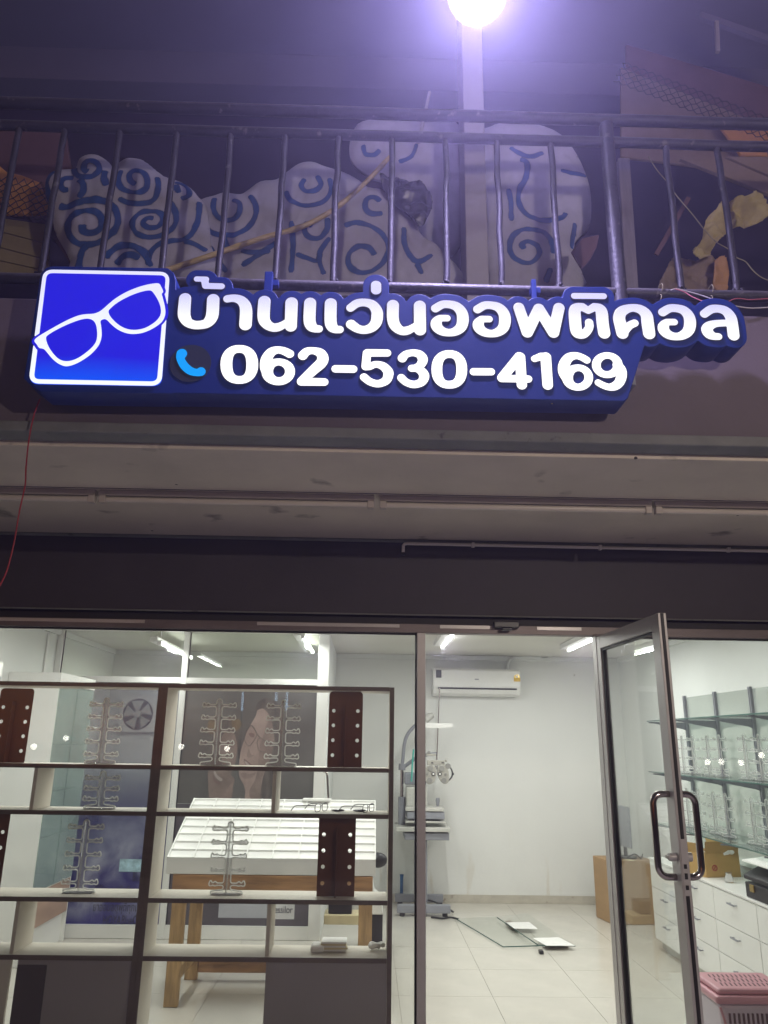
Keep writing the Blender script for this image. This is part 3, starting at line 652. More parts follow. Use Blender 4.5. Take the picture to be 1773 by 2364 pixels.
h = MB(); h.tube([fl_p + Vector((0, .06, .03)), fl_p + Vector((0, .07, .12)), Vector((fl_p.x, fl_p.y + .07, 6.339))], .012, 8); h.build('arm', M['grey'], flood, smooth=True)
def lamp(kind, name, loc, energy, col, size=.1, parent=None, aim=None, spread=None, sy=None):
    d = bpy.data.lights.new(name, kind); d.energy = energy; d.color = col
    if kind == 'AREA':
        d.size = size
        if sy: d.shape = 'RECTANGLE'; d.size_y = sy
        if spread: d.spread = spread
    else: d.shadow_soft_size = size
    if kind == 'SPOT': d.spot_size = math.radians(165); d.spot_blend = .5
    o = bpy.data.objects.new(name, d); COL.objects.link(o)
    T_ = Matrix.Translation(loc)
    if aim: T_ = T_ @ facing(aim)
    if parent: o.parent = parent; T_ = Matrix.Translation(-ORG[parent.name]) @ T_
    o.matrix_basis = T_; return o
lamp('SPOT', 'floodlight_lamp', fl_p + Vector((0, -.058, -.045)), FLOOD_W, (.62, .55, 1.0), .05, flood, aim=(0, -.55, -.75))
lamp('POINT', 'floodlight_spill', fl_p + Vector((0, -.09, .09)), FLOOD_W * .085, (.60, .56, 1.0), .06, flood)

# lamps on the far side of the street: seen as bright dots in the shopfront glass
def street_lamp(x, y, z, label, s=.16):
    t = thing('street_lamp', label, 'street lamp', (x, y, -.16), 'lamps across the street')
    MB().cyl((x, y, -.16), (x, y, z - .03), .05, 10, .035).build('pole', M['grey'], t, smooth=True)
    box('lamp_head', M['grey'], t, x - s - .02, x + s + .02, y - .12, y + .14, z - .02, z + .1, .01)
    MB().cyl((x, y + .141, z + .04), (x, y + .16, z + .04), s * .62, 16).build('lens', M['lamp'], t)
    return t
def mirrored(px, py, depth):      # where a lamp across the road stands to be seen at this spot of the shop glass
    w = WY(px, py, 2 * (FY + .018) + depth); return w.x, -depth, w.z
for px, py, lb in ((83, 1727, 'street lamp across the road reflected at the left edge of the shop window'), (157, 1708, 'street lamp across the road reflected beside the tall white cabinet'),
                   (421, 1727, 'street lamp across the road reflected in the middle of the left window'), (526, 1732, 'street lamp across the road reflected beside the portrait poster'),
                   (1628, 1763, 'street lamp across the road reflected nearest the handle of the open door'), (1660, 1762, 'street lamp across the road reflected before the second slotted upright'),
                   (1705, 1764, 'street lamp across the road reflected between the glass shelves'), (1752, 1747, 'street lamp across the road reflected at the right edge of the shop window')):
    street_lamp(*mirrored(px, py, 13.0), lb, .12)
for px, py0, py1, lb in ((561, 1597, 1641, 'blue-white light tube across the road, the left of three reflected over the portrait poster'), (638, 1597, 1618, 'short blue-white light tube across the road, reflected in the middle over the portrait poster'), (663, 1597, 1640, 'blue-white light tube across the road, the right of three reflected over the portrait poster')):
    x, y, z1 = mirrored(px, py0, 16.0); z0 = mirrored(px, py1, 16.0)[2]
    t = thing('light_tube', lb, 'light', (x, y, -.16), 'lit tubes across the street')
    MB().cyl((x, y, -.16), (x, y, z0 - .002), .03, 8).build('pole', M['grey'], t, smooth=True); MB().cyl((x, y, z0), (x, y, z1), .035, 10).build('tube', M['bluelamp'], t, smooth=True)
sl = thing('street_lamp', 'tall street lamp standing on the pavement behind the photographer', 'street lamp', (2.1, -.9, -.03))
MB().cyl((2.1, -.9, -.03), (2.1, -.9, 2.75), .05, 12, .035).build('pole', M['grey'], sl, smooth=True)
box('lamp_head', M['grey'], sl, 1.85, 2.12, -1.0, -.8, 2.76, 2.84, .02)
MB().box(1.87, 2.0, -.97, -.83, 2.745, 2.759).build('lens', M['lamp'], sl)
lamp('POINT', 'street_lamp_light', Vector((1.9, -.75, 2.70)), STREET_W, (1.0, .86, .72), .05, sl)
# tubes inside the shop
ROOM_Z = CZ
tube_lab = ['lit ceiling tube hidden above the left window, nearer the street', 'lit ceiling tube hidden above the centre post, nearer the street', 'lit ceiling tube hidden above the open door, nearer the street', 'lit ceiling tube seen at far left behind the partition glass', 'short lit ceiling tube second from left, beside the wide white partition post',
            'lit ceiling tube above the white air conditioner', 'lit ceiling tube nearest the open door, right of the air conditioner']
for (x, y1, dz), lb in zip(((-1.80, 5.55, 0), (-.20, 5.55, 0), (1.75, 5.55, 0), (-1.78, 7.75, .085), (-.56, 7.70, .015), (.70, 7.22, 0), (1.92, 7.30, 0)), tube_lab):
    CZ = ROOM_Z - dz
    t = thing('ceiling_light', lb, 'ceiling light', (x, y1 - .6, CZ), 'lit tubes on the shop ceiling')
    box('batten', M['white'], t, x - .085, x - .018, y1 - 1.22, y1 + .01, CZ - .045, CZ - .001, .003)
    MB().cyl((x, y1 - 1.2, CZ - .05), (x, y1, CZ - .05), .0145, 10).build('tube', M['tube'], t, smooth=True)
    e = MB(); e.box(x - .0175, x + .015, y1 + .001, y1 + .02, CZ - .07, CZ - .0325); e.box(x - .0175, x + .015, y1 - 1.225, y1 - 1.201, CZ - .07, CZ - .0325); e.build('end_cap', M['white'], t)
    if dz:
        for yy in (y1 - 1.0, y1 - .2): MB().cyl((x - .05, yy, CZ - .0005), (x - .05, yy, ROOM_Z + .001), .006, 6).build('hanger', M['white'], t)
    lamp('AREA', 'tube_light', Vector((x, y1 - .6, CZ - .075)), TUBE_W, (.985, 1.0, .95), .05, t, aim=(0, 0, -1), sy=1.2)

CZ = ROOM_Z
# ================================================================== BALCONY RAILING
rl = thing('balcony_railing', 'dark painted metal balcony railing above the sign', 'railing', (0, 2.52, 3.09))
RY = 2.52
def wob(x0, x1, z, a=.0025, n=40): return [(x0 + (x1 - x0) * k / n, RY + a * noise.noise((k * .7, z * 9, 1)), z + a * noise.noise((k * .5, 3, z * 7))) for k in range(n + 1)]
for z, r, nm in ((4.028, .024, 'top_rail'), (3.915, .021, 'middle_rail'), (3.205, .021, 'bottom_rail')):
    MB().tube(wob(-4, 4, z), r, 12).build(nm, M['rail'], rl, smooth=True)
xs_b = [-2.06, -1.84, -1.66, -1.455, -1.272, -1.05, -.820, -.600, -.382, -.165, .055, .272, .482, .705, 1.176, 1.391, 1.61, 1.83, 2.05]
for x in xs_b:
    pts = [(x + .006 * noise.noise((x * 9, k, 2)), RY + .003 * noise.noise((x * 5, k, 7)), 3.222 + (3.898 - 3.222) * k / 8) for k in range(9)]
    MB().tube(pts, .0128, 10).build('baluster', M['rail'], rl, smooth=True)
MB().tube([(.935, RY + .0, 3.092), (.936, RY, 3.5), (.938, RY, 4.0)], .029, 14).build('post', M['rail'], rl, smooth=True)
w = MB()
for x in xs_b:
    for k in range(3): w.ball((x + random.uniform(-.018, .018), RY - .008 + random.uniform(-.01, .01), 3.226 + random.uniform(-.002, .006)), random.uniform(.004, .009), .006, .005, 7, 5)
w.build('weld_bead', M['rail'], rl, smooth=True)

# ================================================================== THINGS STORED ON THE BALCONY
def UP_(off, sc): return lambda a, b, Y: WY(off[0] + a / sc, off[1] + b / sc, Y)
PUFF = {}
def swell(x, z, d, Y):       # how far the stuffed face bulges towards the street
    e = max(0.0, -d)
    f = 1 - math.exp(-e / .035)
    return Y + .012 - f * (.034 + .016 * noise.noise((x * 5.5, z * 6.5, Y * 7)) + .007 * abs(noise.noise((x * 15, z * 9, 4 + Y))) + .0035 * noise.noise((x * 30, z * 22, 2)))
def puffy(name, P_, Y, m, res=.0085):
    A_ = np.array(P_); xs, zs = A_[:, 0], A_[:, 1]
    X, Z = np.meshgrid(np.arange(xs.min() - res, xs.max() + 2 * res, res), np.arange(zs.min() - res, zs.max() + 2 * res, res)); D = sd_poly(X, Z, P_); V_, Fc, ids = [], [], {}
    def vid(j, i):
        if (j, i) not in ids:
            x, z, d = X[j, i], Z[j, i], D[j, i]
            if d > 0: x, z = A_[np.argmin(np.hypot(xs - x, zs - z))]
            V_.append((x, swell(x, z, d, Y), z)); ids[(j, i)] = len(V_) - 1
        return ids[(j, i)]
    for j in range(X.shape[0] - 1):
        for i in range(X.shape[1] - 1):
            if (D[j:j + 2, i:i + 2] < 0).sum() >= 2: Fc.append((vid(j, i), vid(j, i + 1), vid(j + 1, i + 1), vid(j + 1, i)))
    o = MB().add(V_, Fc).build(name, m); o.data.polygons.foreach_set('use_smooth', [True] * len(o.data.polygons))
    if o.data.polygons and sum(p.normal.y for p in o.data.polygons) > 0: o.data.flip_normals()
    link('backing', solid(contours(lambda X_, Z_: sd_poly(X_, Z_, P_), xs.min(), xs.max(), zs.min(), zs.max(), .006), Y + .0125, Y + .038, 'backing', .004), m, o)
    PUFF[o.name] = P_; return o
def board(name, pts, Y, th, m, label, cat, group=None, sub=3):
    P_ = [(lambda w: (w.x, w.z, 0))(WY(a, b, Y)) for a, b in pts]
    if sub: P_ = smooth_pts(P_, sub)
    P_ = [(a, b) for a, b, c in P_]
    xs = [a for a, b in P_]; zs = [b for a, b in P_]
    if cat == 'cloud cutout':
        o = puffy(name, P_, Y, m)
    else: o = outline(lambda X, Z: sd_poly(X, Z, P_), (min(xs), max(xs), min(zs), max(zs)), .006, Y, Y + th, name, m, None, bev=.004)
    return tag(o, label, cat, group)
YB = 2.88
b1 = board('cloud_cutout', [(170, 668), (160, 600), (127, 538), (118, 500), (111, 469), (102, 435), (107, 403), (127, 389), (158, 386), (173, 383), (181, 362), (201, 352), (225, 354), (250, 371), (262, 388), (272, 372), (290, 361), (310, 361), (331, 367), (358, 388), (380, 404), (416, 416), (440, 431), (456, 449), (464, 458), (476, 480), (485, 560), (490, 668)],
           YB, .035, M['foam'], 'puffy grey cloud cutout with blue spirals, standing at the left of the balcony', 'cloud cutout', 'painted cloud boards')
def stroke(par, off, sc, Y, w, *paths):
    w *= 1.5
    for pts in paths:
        P_ = smooth_pts([(lambda q: (q.x, q.z, 0))(WY(off[0] + a / sc, off[1] + b / sc, Y)) for a, b in pts], 5, False); k = len(P_); vs = []
        for i, (x, z, _) in enumerate(P_):
            x2, z2, _ = P_[min(i + 1, k - 1)]; x1, z1, _ = P_[max(i - 1, 0)]; L = math.hypot(x2 - x1, z2 - z1) or 1
            ww = w * (1 + .3 * noise.noise((x * 22, z * 22, w * 90))) * (.55 if i in (0, k - 1) else 1); nx, nz = -(z2 - z1) / L * ww, (x2 - x1) / L * ww
            vs += [(x + nx * t, z + nz * t) for t in (1, .5, 0, -.5, -1)]
        va = np.array(vs); dd_ = sd_poly(va[:, 0], va[:, 1], PUFF[par.name]); lift = .0022 + .0004 * random.random()
        vs = [(x, swell(x, z, d, Y) - lift, z) for (x, z), d in zip(vs, dd_)]
        fs = [(i * 5 + j, i * 5 + j + 1, i * 5 + 6 + j, i * 5 + 5 + j) for i in range(k - 1) for j in range(4) if max(dd_[i * 5 + j], dd_[i * 5 + j + 1], dd_[i * 5 + 5 + j], dd_[i * 5 + 6 + j]) < .002]
        if not fs: continue
        o = MB().add(vs, fs).build('painted_spiral', M['bluepaint'], par, smooth=True); me = o.data; ul = me.uv_layers.new(name='across')
        for lp_ in me.loops: ul.data[lp_.index].uv = (1 - abs(lp_.vertex_index % 5 - 2) / 2, 0)
V1, V2, V3, V4 = ((0, 260), 5.027), ((300, 300), 4.1475), ((660, 220), 4.1475), ((1040, 250), 4.1475)
stroke(b1, *V1, YB, .0145,
       [(1035, 715), (990, 685), (985, 620), (1040, 582), (1110, 590), (1160, 650), (1162, 710), (1110, 768), (1030, 782), (940, 760), (880, 715), (855, 640)],
       [(930, 800), (985, 870), (985, 950), (935, 1025)], [(815, 930), (760, 935), (725, 880), (745, 815), (800, 785), (865, 780)], [(640, 690), (570, 740), (540, 820), (555, 930), (585, 1030)],
       [(985, 1340), (985, 1405), (1045, 1440), (1130, 1430), (1190, 1370), (1200, 1280), (1150, 1205), (1050, 1172), (930, 1185), (840, 1250), (803, 1350), (825, 1455), (900, 1540), (1020, 1575), (1150, 1560), (1280, 1490), (1370, 1390), (1390, 1270), (1345, 1150), (1230, 1080), (1060, 1055), (900, 1085), (800, 1130), (700, 1112)],
       [(1030, 1590), (970, 1650), (945, 1760), (940, 1850)], [(1235, 700), (1230, 800), (1262, 900)], [(1245, 1730), (1330, 1640), (1450, 1590), (1560, 1600), (1680, 1660), (1760, 1760)], [(1370, 1800), (1440, 1720), (1540, 1690), (1640, 1740)])
stroke(b1, *V2, YB, .0125, [(70, 560), (20, 520), (10, 460), (60, 420), (140, 440), (180, 510), (170, 590), (100, 630), (10, 630), (-70, 590), (-100, 500), (-70, 410)], [(270, 470), (285, 580), (240, 690), (130, 735), (10, 735), (-90, 700)],
       [(235, 870), (175, 868), (142, 925), (190, 968), (280, 958), (330, 890), (310, 825), (220, 798), (110, 822), (48, 900), (52, 990), (130, 1058), (250, 1068), (370, 1030), (448, 920), (440, 800), (390, 720)],
       [(500, 690), (565, 655), (570, 590), (520, 535), (440, 520)], [(440, 620), (455, 570), (480, 640)],
       [(668, 690), (660, 850), (640, 930), (590, 1030), (520, 1090), (400, 1110), (280, 1150), (200, 1240), (190, 1330)], [(530, 1110), (640, 1125), (740, 1170)], [(0, 1140), (80, 1162), (170, 1250), (220, 1340)])
YC = 2.93
b2 = board('cloud_cutout', [(440, 668), (452, 560), (455, 470), (466, 455), (493, 447), (517, 440), (553, 444), (572, 434), (601, 414), (637, 410), (662, 392), (690, 373), (720, 369), (748, 379), (795, 394), (830, 413), (850, 428), (891, 437), (925, 478), (957, 509), (975, 540), (1021, 575), (1040, 668)],
           YC, .035, M['foam'], 'wide puffy grey cloud cutout with blue spirals behind the bamboo pole', 'cloud cutout', 'painted cloud boards')
stroke(b2, *V2, YC, .0118, [(930, 900), (1010, 880), (1058, 800), (1050, 725), (985, 692)], [(930, 905), (850, 860), (805, 770), (815, 660)], [(720, 850), (720, 930), (790, 1005), (890, 1042), (1020, 1030), (1130, 960), (1200, 860), (1210, 750), (1150, 650)],
       [(760, 1130), (860, 1280), (930, 1390)], [(905, 1050), (925, 1120), (960, 1172)], [(1070, 1180), (1200, 1200), (1350, 1180)], [(1080, 1330), (1250, 1210), (1420, 1110)])
stroke(b2, *V3, YC, .0118, [(185, 825), (150, 895), (200, 950), (290, 940), (340, 880), (300, 800)], [(0, 960), (40, 1030), (130, 1080), (240, 1090), (370, 1050), (435, 950), (420, 830)], [(260, 1300), (200, 1280), (185, 1345), (240, 1400), (335, 1395), (400, 1315), (400, 1220)],
       [(60, 1250), (72, 1480), (50, 1720)], [(100, 1540), (220, 1582), (305, 1600), (340, 1500), (425, 1400)], [(330, 1530), (325, 1620), (370, 1740)],
       [(852, 1570), (800, 1500), (700, 1480), (612, 1540), (600, 1640), (680, 1712), (800, 1712), (920, 1640), (978, 1520), (950, 1400), (860, 1312), (700, 1262), (560, 1292)],
       [(905, 1060), (840, 1022), (772, 1050), (762, 1130), (830, 1180), (925, 1172)], [(1130, 1290), (1142, 1480), (1250, 1620), (1400, 1550)], [(1250, 1640), (1300, 1740)])
YD = 3.06
b3 = board('cloud_cutout', [(1085, 668), (1084, 420), (1092, 340), (1120, 292), (1200, 276), (1280, 296), (1322, 335), (1352, 392), (1366, 450), (1362, 520), (1328, 555), (1334, 600), (1338, 668)],
           YD, .04, M['foam'], 'tall puffy grey cloud cutout with a blue spiral, right of the white pillar', 'cloud cutout', 'painted cloud boards')
stroke(b3, *V4, YD, .0125, [(700, 1375), (675, 1325), (740, 1300), (820, 1340), (840, 1420), (780, 1500), (690, 1512), (600, 1460), (562, 1370), (580, 1260), (660, 1192), (770, 1180), (890, 1220), (960, 1310), (970, 1420)],
       [(655, 530), (720, 560), (712, 700), (655, 800), (642, 900), (680, 1000), (780, 1072), (900, 1110), (1050, 1085), (1090, 1040)], [(1180, 1130), (1172, 1250), (1160, 1350)], [(545, 800), (572, 950), (575, 1100)], [(900, 1690), (950, 1560)], [(1040, 640), (1180, 660), (1300, 645)], [(560, 420), (640, 470), (760, 500), (880, 460)])
b4 = board('cloud_cutout', [(806, 340), (815, 300), (836, 276), (900, 270), (980, 278), (1066, 290), (1066, 560), (990, 560), (955, 500), (912, 430), (884, 412), (850, 400), (816, 374)],
           3.12, .04, M['foam'], 'round-ended pale puffy cloud cutout leaning above the others, left of the white pillar', 'cloud cutout', 'painted cloud boards')
stroke(b4, *V3, 3.12, .011, [(900, 560), (850, 600), (760, 580), (740, 500)], [(1250, 500), (1200, 620), (1080, 680)])
# bamboo pole lying across the boards
bp = smooth_pts([WY(385, 624, 2.80), WY(510, 582, 2.80), WY(610, 548, 2.80), WY(700, 522, 2.80), WY(775, 480, 2.81), WY(840, 425, 2.82), WY(900, 362, 2.84)], 5, False)
bam = MB().tube(bp, [.0125 + .0022 * (k % 7 == 0) - .003 * k / len(bp) for k in range(len(bp))], 10).build('bamboo_pole', M['bamboo'], smooth=True)
tag(bam, 'long yellow bamboo pole bent across the cloud boards', 'pole')
st = MB().bar(WY(992, 212, 3.02), WY(966, 330, 3.02), .014, .012).build('wooden_stick', M['pillar'], bevel=.002); tag(st, 'short pale stick standing up behind the top rail left of the pillar', 'stick')
# cloth lumps
def cloth(name, off, sc, pts, Y, amp, m, label, cat, fr=9.0, res=.007):
    P_ = [(lambda w: (w.x, w.z))(WY(off[0] + a / sc, off[1] + b / sc, Y)) for a, b in pts]
    P_ = [(a, b) for a, b, c in smooth_pts([p + (0,) for p in P_], 4)]
    xs = [a for a, b in P_]; zs = [b for a, b in P_]
    gx = np.arange(min(xs) - res, max(xs) + res * 2, res); gz = np.arange(min(zs) - res, max(zs) + res * 2, res); X, Z = np.meshgrid(gx, gz)
    D = sd_poly(X, Z, P_); vs = {}; V_ = []; Fc = []; A_ = np.array(P_)
    def vid(j, i):
        if (j, i) in vs: return vs[(j, i)]
        x, z, d = X[j, i], Z[j, i], D[j, i]
        if d > 0:
            q_ = A_[np.argmin(np.hypot(A_[:, 0] - x, A_[:, 1] - z))]; x, z = q_
        fold = noise.noise((x * fr, z * fr * 1.7, 3.1)) + .5 * abs(noise.noise((x * fr * 2.3 + 4, z * fr * 2.3, 1))) + .9 * math.sin(fr * 2.2 * (x + .6 * z) + 3 * noise.noise((x * 6, z * 6, 0)))
        V_.append((x, Y - amp * (.5 + fold + 1.6 * abs(noise.noise((x * fr * 1.1 + 9, z * fr * .8, 5))) + .7 * abs(noise.noise((x * 40, z * 40, 2)))) + .02 * max(0, -min(0, d)), z)); vs[(j, i)] = len(V_) - 1; return vs[(j, i)]
    for j in range(X.shape[0] - 1):
        for i in range(X.shape[1] - 1):
            if (D[j:j + 2, i:i + 2] < 0).sum() >= 2: Fc.append((vid(j, i), vid(j, i + 1), vid(j + 1, i + 1), vid(j + 1, i)))
    o = MB().add(V_, Fc).build(name, m, smooth=False); o.data.polygons.foreach_set('use_smooth', [True] * len(o.data.polygons))
    s = o.modifiers.new('thick', 'SOLIDIFY'); s.thickness = .004; s.offset = 1
    return tag(o, label, cat)
U6 = ((1400, 350), 4.448)
cloth('cloth', *U6, [(830, 1120), (880, 1020), (960, 930), (985, 760), (1060, 690), (1090, 640), (1200, 585), (1290, 540), (1400, 545), (1450, 510), (1560, 545), (1600, 610), (1700, 600), (1760, 700), (1640, 720), (1510, 790), (1290, 815), (1180, 920), (1080, 1010), (1040, 1110), (930, 1170), (860, 1150)], 2.86, .030, M['ycloth'], 'crumpled yellow sheet slumped at the right end of the balcony', 'sheet', 10)
cloth('cloth', *U6, [(1110, 1120), (1200, 1085), (1255, 1200), (1250, 1330), (1230, 1440), (1120, 1440), (1090, 1300)], 2.84, .012, M['ocloth'], 'orange cloth hanging below the crumpled yellow sheet', 'cloth', 14)
cloth('cloth', *U6, [(600, 1230), (700, 1080), (860, 1150), (1010, 1120), (1110, 1180), (1130, 1440), (560, 1440)], 2.90, .016, M['bplank'], 'brown sacking heaped behind the orange cloth', 'sacking', 12)
U3 = ((660, 220), 4.1475)
cloth('plastic_bag', *U3, [(905, 790), (1060, 800), (1180, 830), (1300, 860), (1370, 950), (1400, 1050), (1340, 1240), (1270, 1290), (1190, 1190), (1060, 1090), (940, 950)], 2.90, .018, M['bag'], 'shiny black plastic bag lying over the cloud boards left of the pillar', 'plastic bag', 12)
u6 = UP_(*U6)
pw = MB().bar(u6(170, 90, 2.75), u6(255, 1420, 2.75), .052, .03).build('wooden_post', M['oldwood'], bevel=.003); tag(pw, 'pale wooden post standing just right of the thick railing post', 'post')
sl1 = MB().bar(u6(510, 1060, 2.79), u6(845, 475, 2.79), .02, .008).build('leaning_stick', M['maroon'], bevel=.001); tag(sl1, 'thin flat stick leaning diagonally beside the yellow sheet', 'stick')
cb = board('cardboard_scrap', [(1318, 582), (1344, 550), (1384, 541), (1378, 570), (1362, 600), (1342, 622)], 2.80, .006, M['maroon'], 'torn maroon cardboard scrap by the thick railing post', 'cardboard scrap', None, 0)
# wires tied to the railing
def wire(name, pts, r, m, label, cat):
    o = MB().tube(smooth_pts(pts, 6, False), r, 6).build(name, m, smooth=True); return tag(o, label, cat)
wire('string', [u6(430, 50, 2.62), u6(520, 190, 2.62), u6(625, 315, 2.60), u6(715, 445, 2.60), u6(880, 640, 2.6), u6(1030, 830, 2.6), u6(1130, 930, 2.6), u6(1250, 1000, 2.6), u6(1335, 1085, 2.6), u6(1430, 1130, 2.6), u6(1500, 1215, 2.6), u6(1590, 1290, 2.6), u6(1720, 1340, 2.6)], .0022, M['string'], 'pale twine hanging diagonally behind the right balusters', 'string')
wire('cable', [u6(660, 1425, 2.495), u6(720, 1408, 2.49), u6(850, 1440, 2.49), u6(960, 1470, 2.48), u6(1080, 1512, 2.46)], .0020, M['whitewire'], 'thin white wire lying along the bottom rail near the right end of the sign', 'wire')
wire('cable', [u6(700, 1408, 2.49), u6(800, 1440, 2.485), u6(880, 1490, 2.47), u6(985, 1535, 2.45)], .0017, M['pinkwire'], 'thin pink wire dipping from the bottom rail behind the sign', 'wire')
wire('cable', [u6(1250, 1540, 2.45), u6(1340, 1508, 2.47), u6(1480, 1520, 2.475), u6(1659, 1508, 2.48), u6(1760, 1500, 2.48)], .0017, M['pinkwire'], 'thin pink wire running off to the right past the sign', 'wire')
wire('cable', [u6(1320, 1585, 2.45), u6(1450, 1605, 2.455), u6(1560, 1606, 2.46), u6(1760, 1590, 2.46)], .0022, M['whitewire'], 'white wire hanging across the top of the fascia at the right end', 'wire')
for k, (a, b) in enumerate(((545, 1420), (1060, 1430))):
    c = u6(a, b, RY); pts = [(c.x + .005 * math.sin(t * .5), RY + .024 * math.cos(t * 2 * math.pi / 10), c.z - .002 + .024 * math.sin(t * 2 * math.pi / 10)) for t in range(11)] + [(c.x - .006, RY - .026, c.z - .04), (c.x - .012, RY - .03, c.z - .06)]
    wire('tie', pts, .0016, M['string'], ['twine knot tied round the bottom rail above the sign, nearer the thick post', 'twine knot tied round the bottom rail above the last letter of the sign'][k], 'knot')
# red power cable from the sign
rc = [WY(92, 922, 2.43), WY(78, 960, 2.42), WY(66, 1020, 2.41), WY(60, 1080, 2.40), WY(58, 1120, 2.40), WY(45, 1180, 2.40), WY(33, 1250, 2.40), WY(18, 1310, 2.40), WY(3, 1345, 2.40), WY(-40, 1420, 2.40)]
wire('power_cable', rc, .0026, M['redwire'], 'thin red power cable hanging from the lower left corner of the sign', 'cable')

# wire mesh and boards seen through the railing
def mesh_panel(name, off, sc, rect, Y, pitch, label, m, rot=0.0, parent_cat='wire mesh'):
    c = WY(off[0] + rect[0] / sc, off[1] + rect[1] / sc, Y); hw, hh = rect[2], rect[3]; mb = MB(); R_ = Matrix.Rotation(rot, 3, 'Y')
    n = int((hw + hh) * 2 / pitch)
    for s in (-1, 1):
        for k in range(-n, n + 1):
            pts = []
            for i in range(-14, 15):     # zig-zag wires as in chain link
                u = i * pitch * .5; x_ = k * pitch + u * s + .12 * pitch * math.sin(i * math.pi); z_ = u + (.10 * pitch if i % 2 else -.10 * pitch)
                if abs(x_) < hw and abs(z_) < hh: pts.append(c + R_ @ Vector((x_, s * .002, z_)))
            if len(pts) > 1: mb.tube(pts, .0022, 4)
    o = mb.build(name, m, smooth=True); return tag(o, label, parent_cat)
U1 = ((0, 260), 5.027); u1 = UP_(*U1)
mesh_panel('wire_mesh', *U1, (250, 1000, .17, .115), 3.0, .042, 'dark diamond wire mesh over the orange lamplight sheet at the left end', M['wire'], math.radians(9))
board('orange_sheet', [(-40, 350), (15, 396), (50, 404), (90, 420), (103, 452), (116, 490), (80, 494), (18, 494), (-40, 480)], 3.06, .02, M['orange'], 'orange sheet put in for lamplight behind the diamond mesh at far left', 'board', None, 0)  # orange colour stands in for a warm lamp shining behind the mesh
pk = thing('slatted_panel', 'cream slatted panel of lapped planks below the orange lamplight sheet', 'panel', WY(40, 570, 3.1))
for k, (z0l, z0r, z1l, z1r) in enumerate(((1230, 1285, 1365, 1505), (1370, 1510, 1545, 1685), (1550, 1690, 1700, 1810), (1705, 1815, 1850, 1950))):
    P_ = [u1(-150, z0l - 30, 3.10), u1(560, z0r + 15, 3.10), u1(560, z1r + 15, 3.10), u1(-150, z1l - 30, 3.10)]
    MB().prism([(p.x, p.z) for p in P_], 'y', 3.10 + .004 * k, 3.118 + .004 * k).build('plank', M['plank'], pk, bevel=.002)
board('maroon_board', [(-60, 300), (150, 300), (165, 400), (130, 560), (60, 500), (-60, 480)], 3.25, .03, M['maroon'], 'maroon board standing behind the orange lamplight sheet at left', 'board', None, 0)
fr_ = MB().bar(u1(660, 1480, 2.95), u1(850, 1790, 2.95), .012, .012).build('thin_frame', M['maroon']); tag(fr_, 'thin dark rod leaning at the foot of the left cloud board', 'rod')
U5 = ((1373, 0), 4.1475); u5 = UP_(*U5)
def strip(name, pts, Y, th, m, label, cat): return board(name, [(U5[0][0] + a / U5[1], U5[0][1] + b / U5[1]) for a, b in pts], Y, th, m, label, cat, None, 0)
strip('slanted_sheet', [(250, 640), (1750, 1250), (1900, 1700), (250, 1500)], 3.55, .02, M['bplank'], 'large slanted brown sheet at the right of the balcony below the mesh', 'sheet')
strip('orange_sheet', [(1150, 1130), (1900, 1130), (1900, 1500), (1400, 1480)], 3.45, .02, M['orange'], 'orange board glimpsed through the mesh at the right edge', 'board')
strip('maroon_board', [(300, 420), (1900, 900), (1900, 1190), (1600, 1180), (300, 700)], 3.62, .02, M['maroon'], 'dark maroon sheet sloping above the mesh at right', 'sheet')
mesh_panel('wire_mesh', *U5, (1130, 1050, .58, .10), 3.40, .05, 'dark diamond wire mesh running diagonally across the brown sheet at right', M['wire'], math.radians(25))
pk = thing('slatted_panel', 'brown slatted panel of two planks under the middle rail at far right', 'panel', WY(1700, 430, 3.2))
for pts in ([(820, 1520), (1250, 1520), (1900, 1800), (1900, 1950)], [(1255, 1500), (1640, 1500), (1950, 1640), (1950, 1795)]):
    P_ = [u5(a, b, 3.2) for a, b in pts]; MB().prism([(p.x, p.z) for p in P_], 'y', 3.2, 3.22).build('plank', M['bplank'], pk)
wp = MB().bar(u5(1165, 210, 3.3), u5(1178, 500, 3.3), .02, .02).build('short_pipe', M['pillar']); tag(wp, 'short pale vertical pipe hanging high at the right', 'pipe')
dr = MB().bar(u5(1000, 150, 3.7), u5(1900, 470, 3.7), .05, .03).build('sloping_rail', M['upceil']); tag(dr, 'grey sloping rail high at the upper right', 'rail')

# ================================================================== UNDER THE CANOPY
fx = [(-2.30, -1.15, 'unlit strip light under the canopy at far left, cut by the frame'), (-1.135, .012, 'unlit strip light under the canopy, above the left window'), (.034, 1.182, 'unlit strip light under the canopy, above the doorway'), (1.195, 2.34, 'unlit strip light under the canopy at far right, cut by the frame')]
for x0, x1, lb in fx:
    t = thing('strip_light', lb, 'strip light', ((x0 + x1) / 2, 3.04, 2.537), 'unlit strip lights along the canopy')
    box('batten', M['unlit'], t, x0, x1, 3.022, 3.062, 2.512, 2.5365, .003)
    MB().cyl((x0 + .03, 3.035, 2.496), (x1 - .03, 3.035, 2.496), .0125, 10).build('tube', M['unlittube'], t, smooth=True)
    for a in (x0, x1 - .03): box('end_cap', M['unlit'], t, a + .001, a + .029, 3.02, 3.05, 2.480, 2.5115, .003)
pp = [(2.9, 3.728, 2.507), (1.2, 3.728, 2.509), (.185, 3.728, 2.511), (.172, 3.728, 2.508), (.166, 3.728, 2.50), (.165, 3.728, 2.465)]
cd = thing('conduit', 'thin white conduit pipe running along the dark header wall to the right', 'conduit', (1.5, 3.728, 2.5))
MB().tube(pp, .0085, 8).build('pipe', M['conduit'], cd, smooth=True)
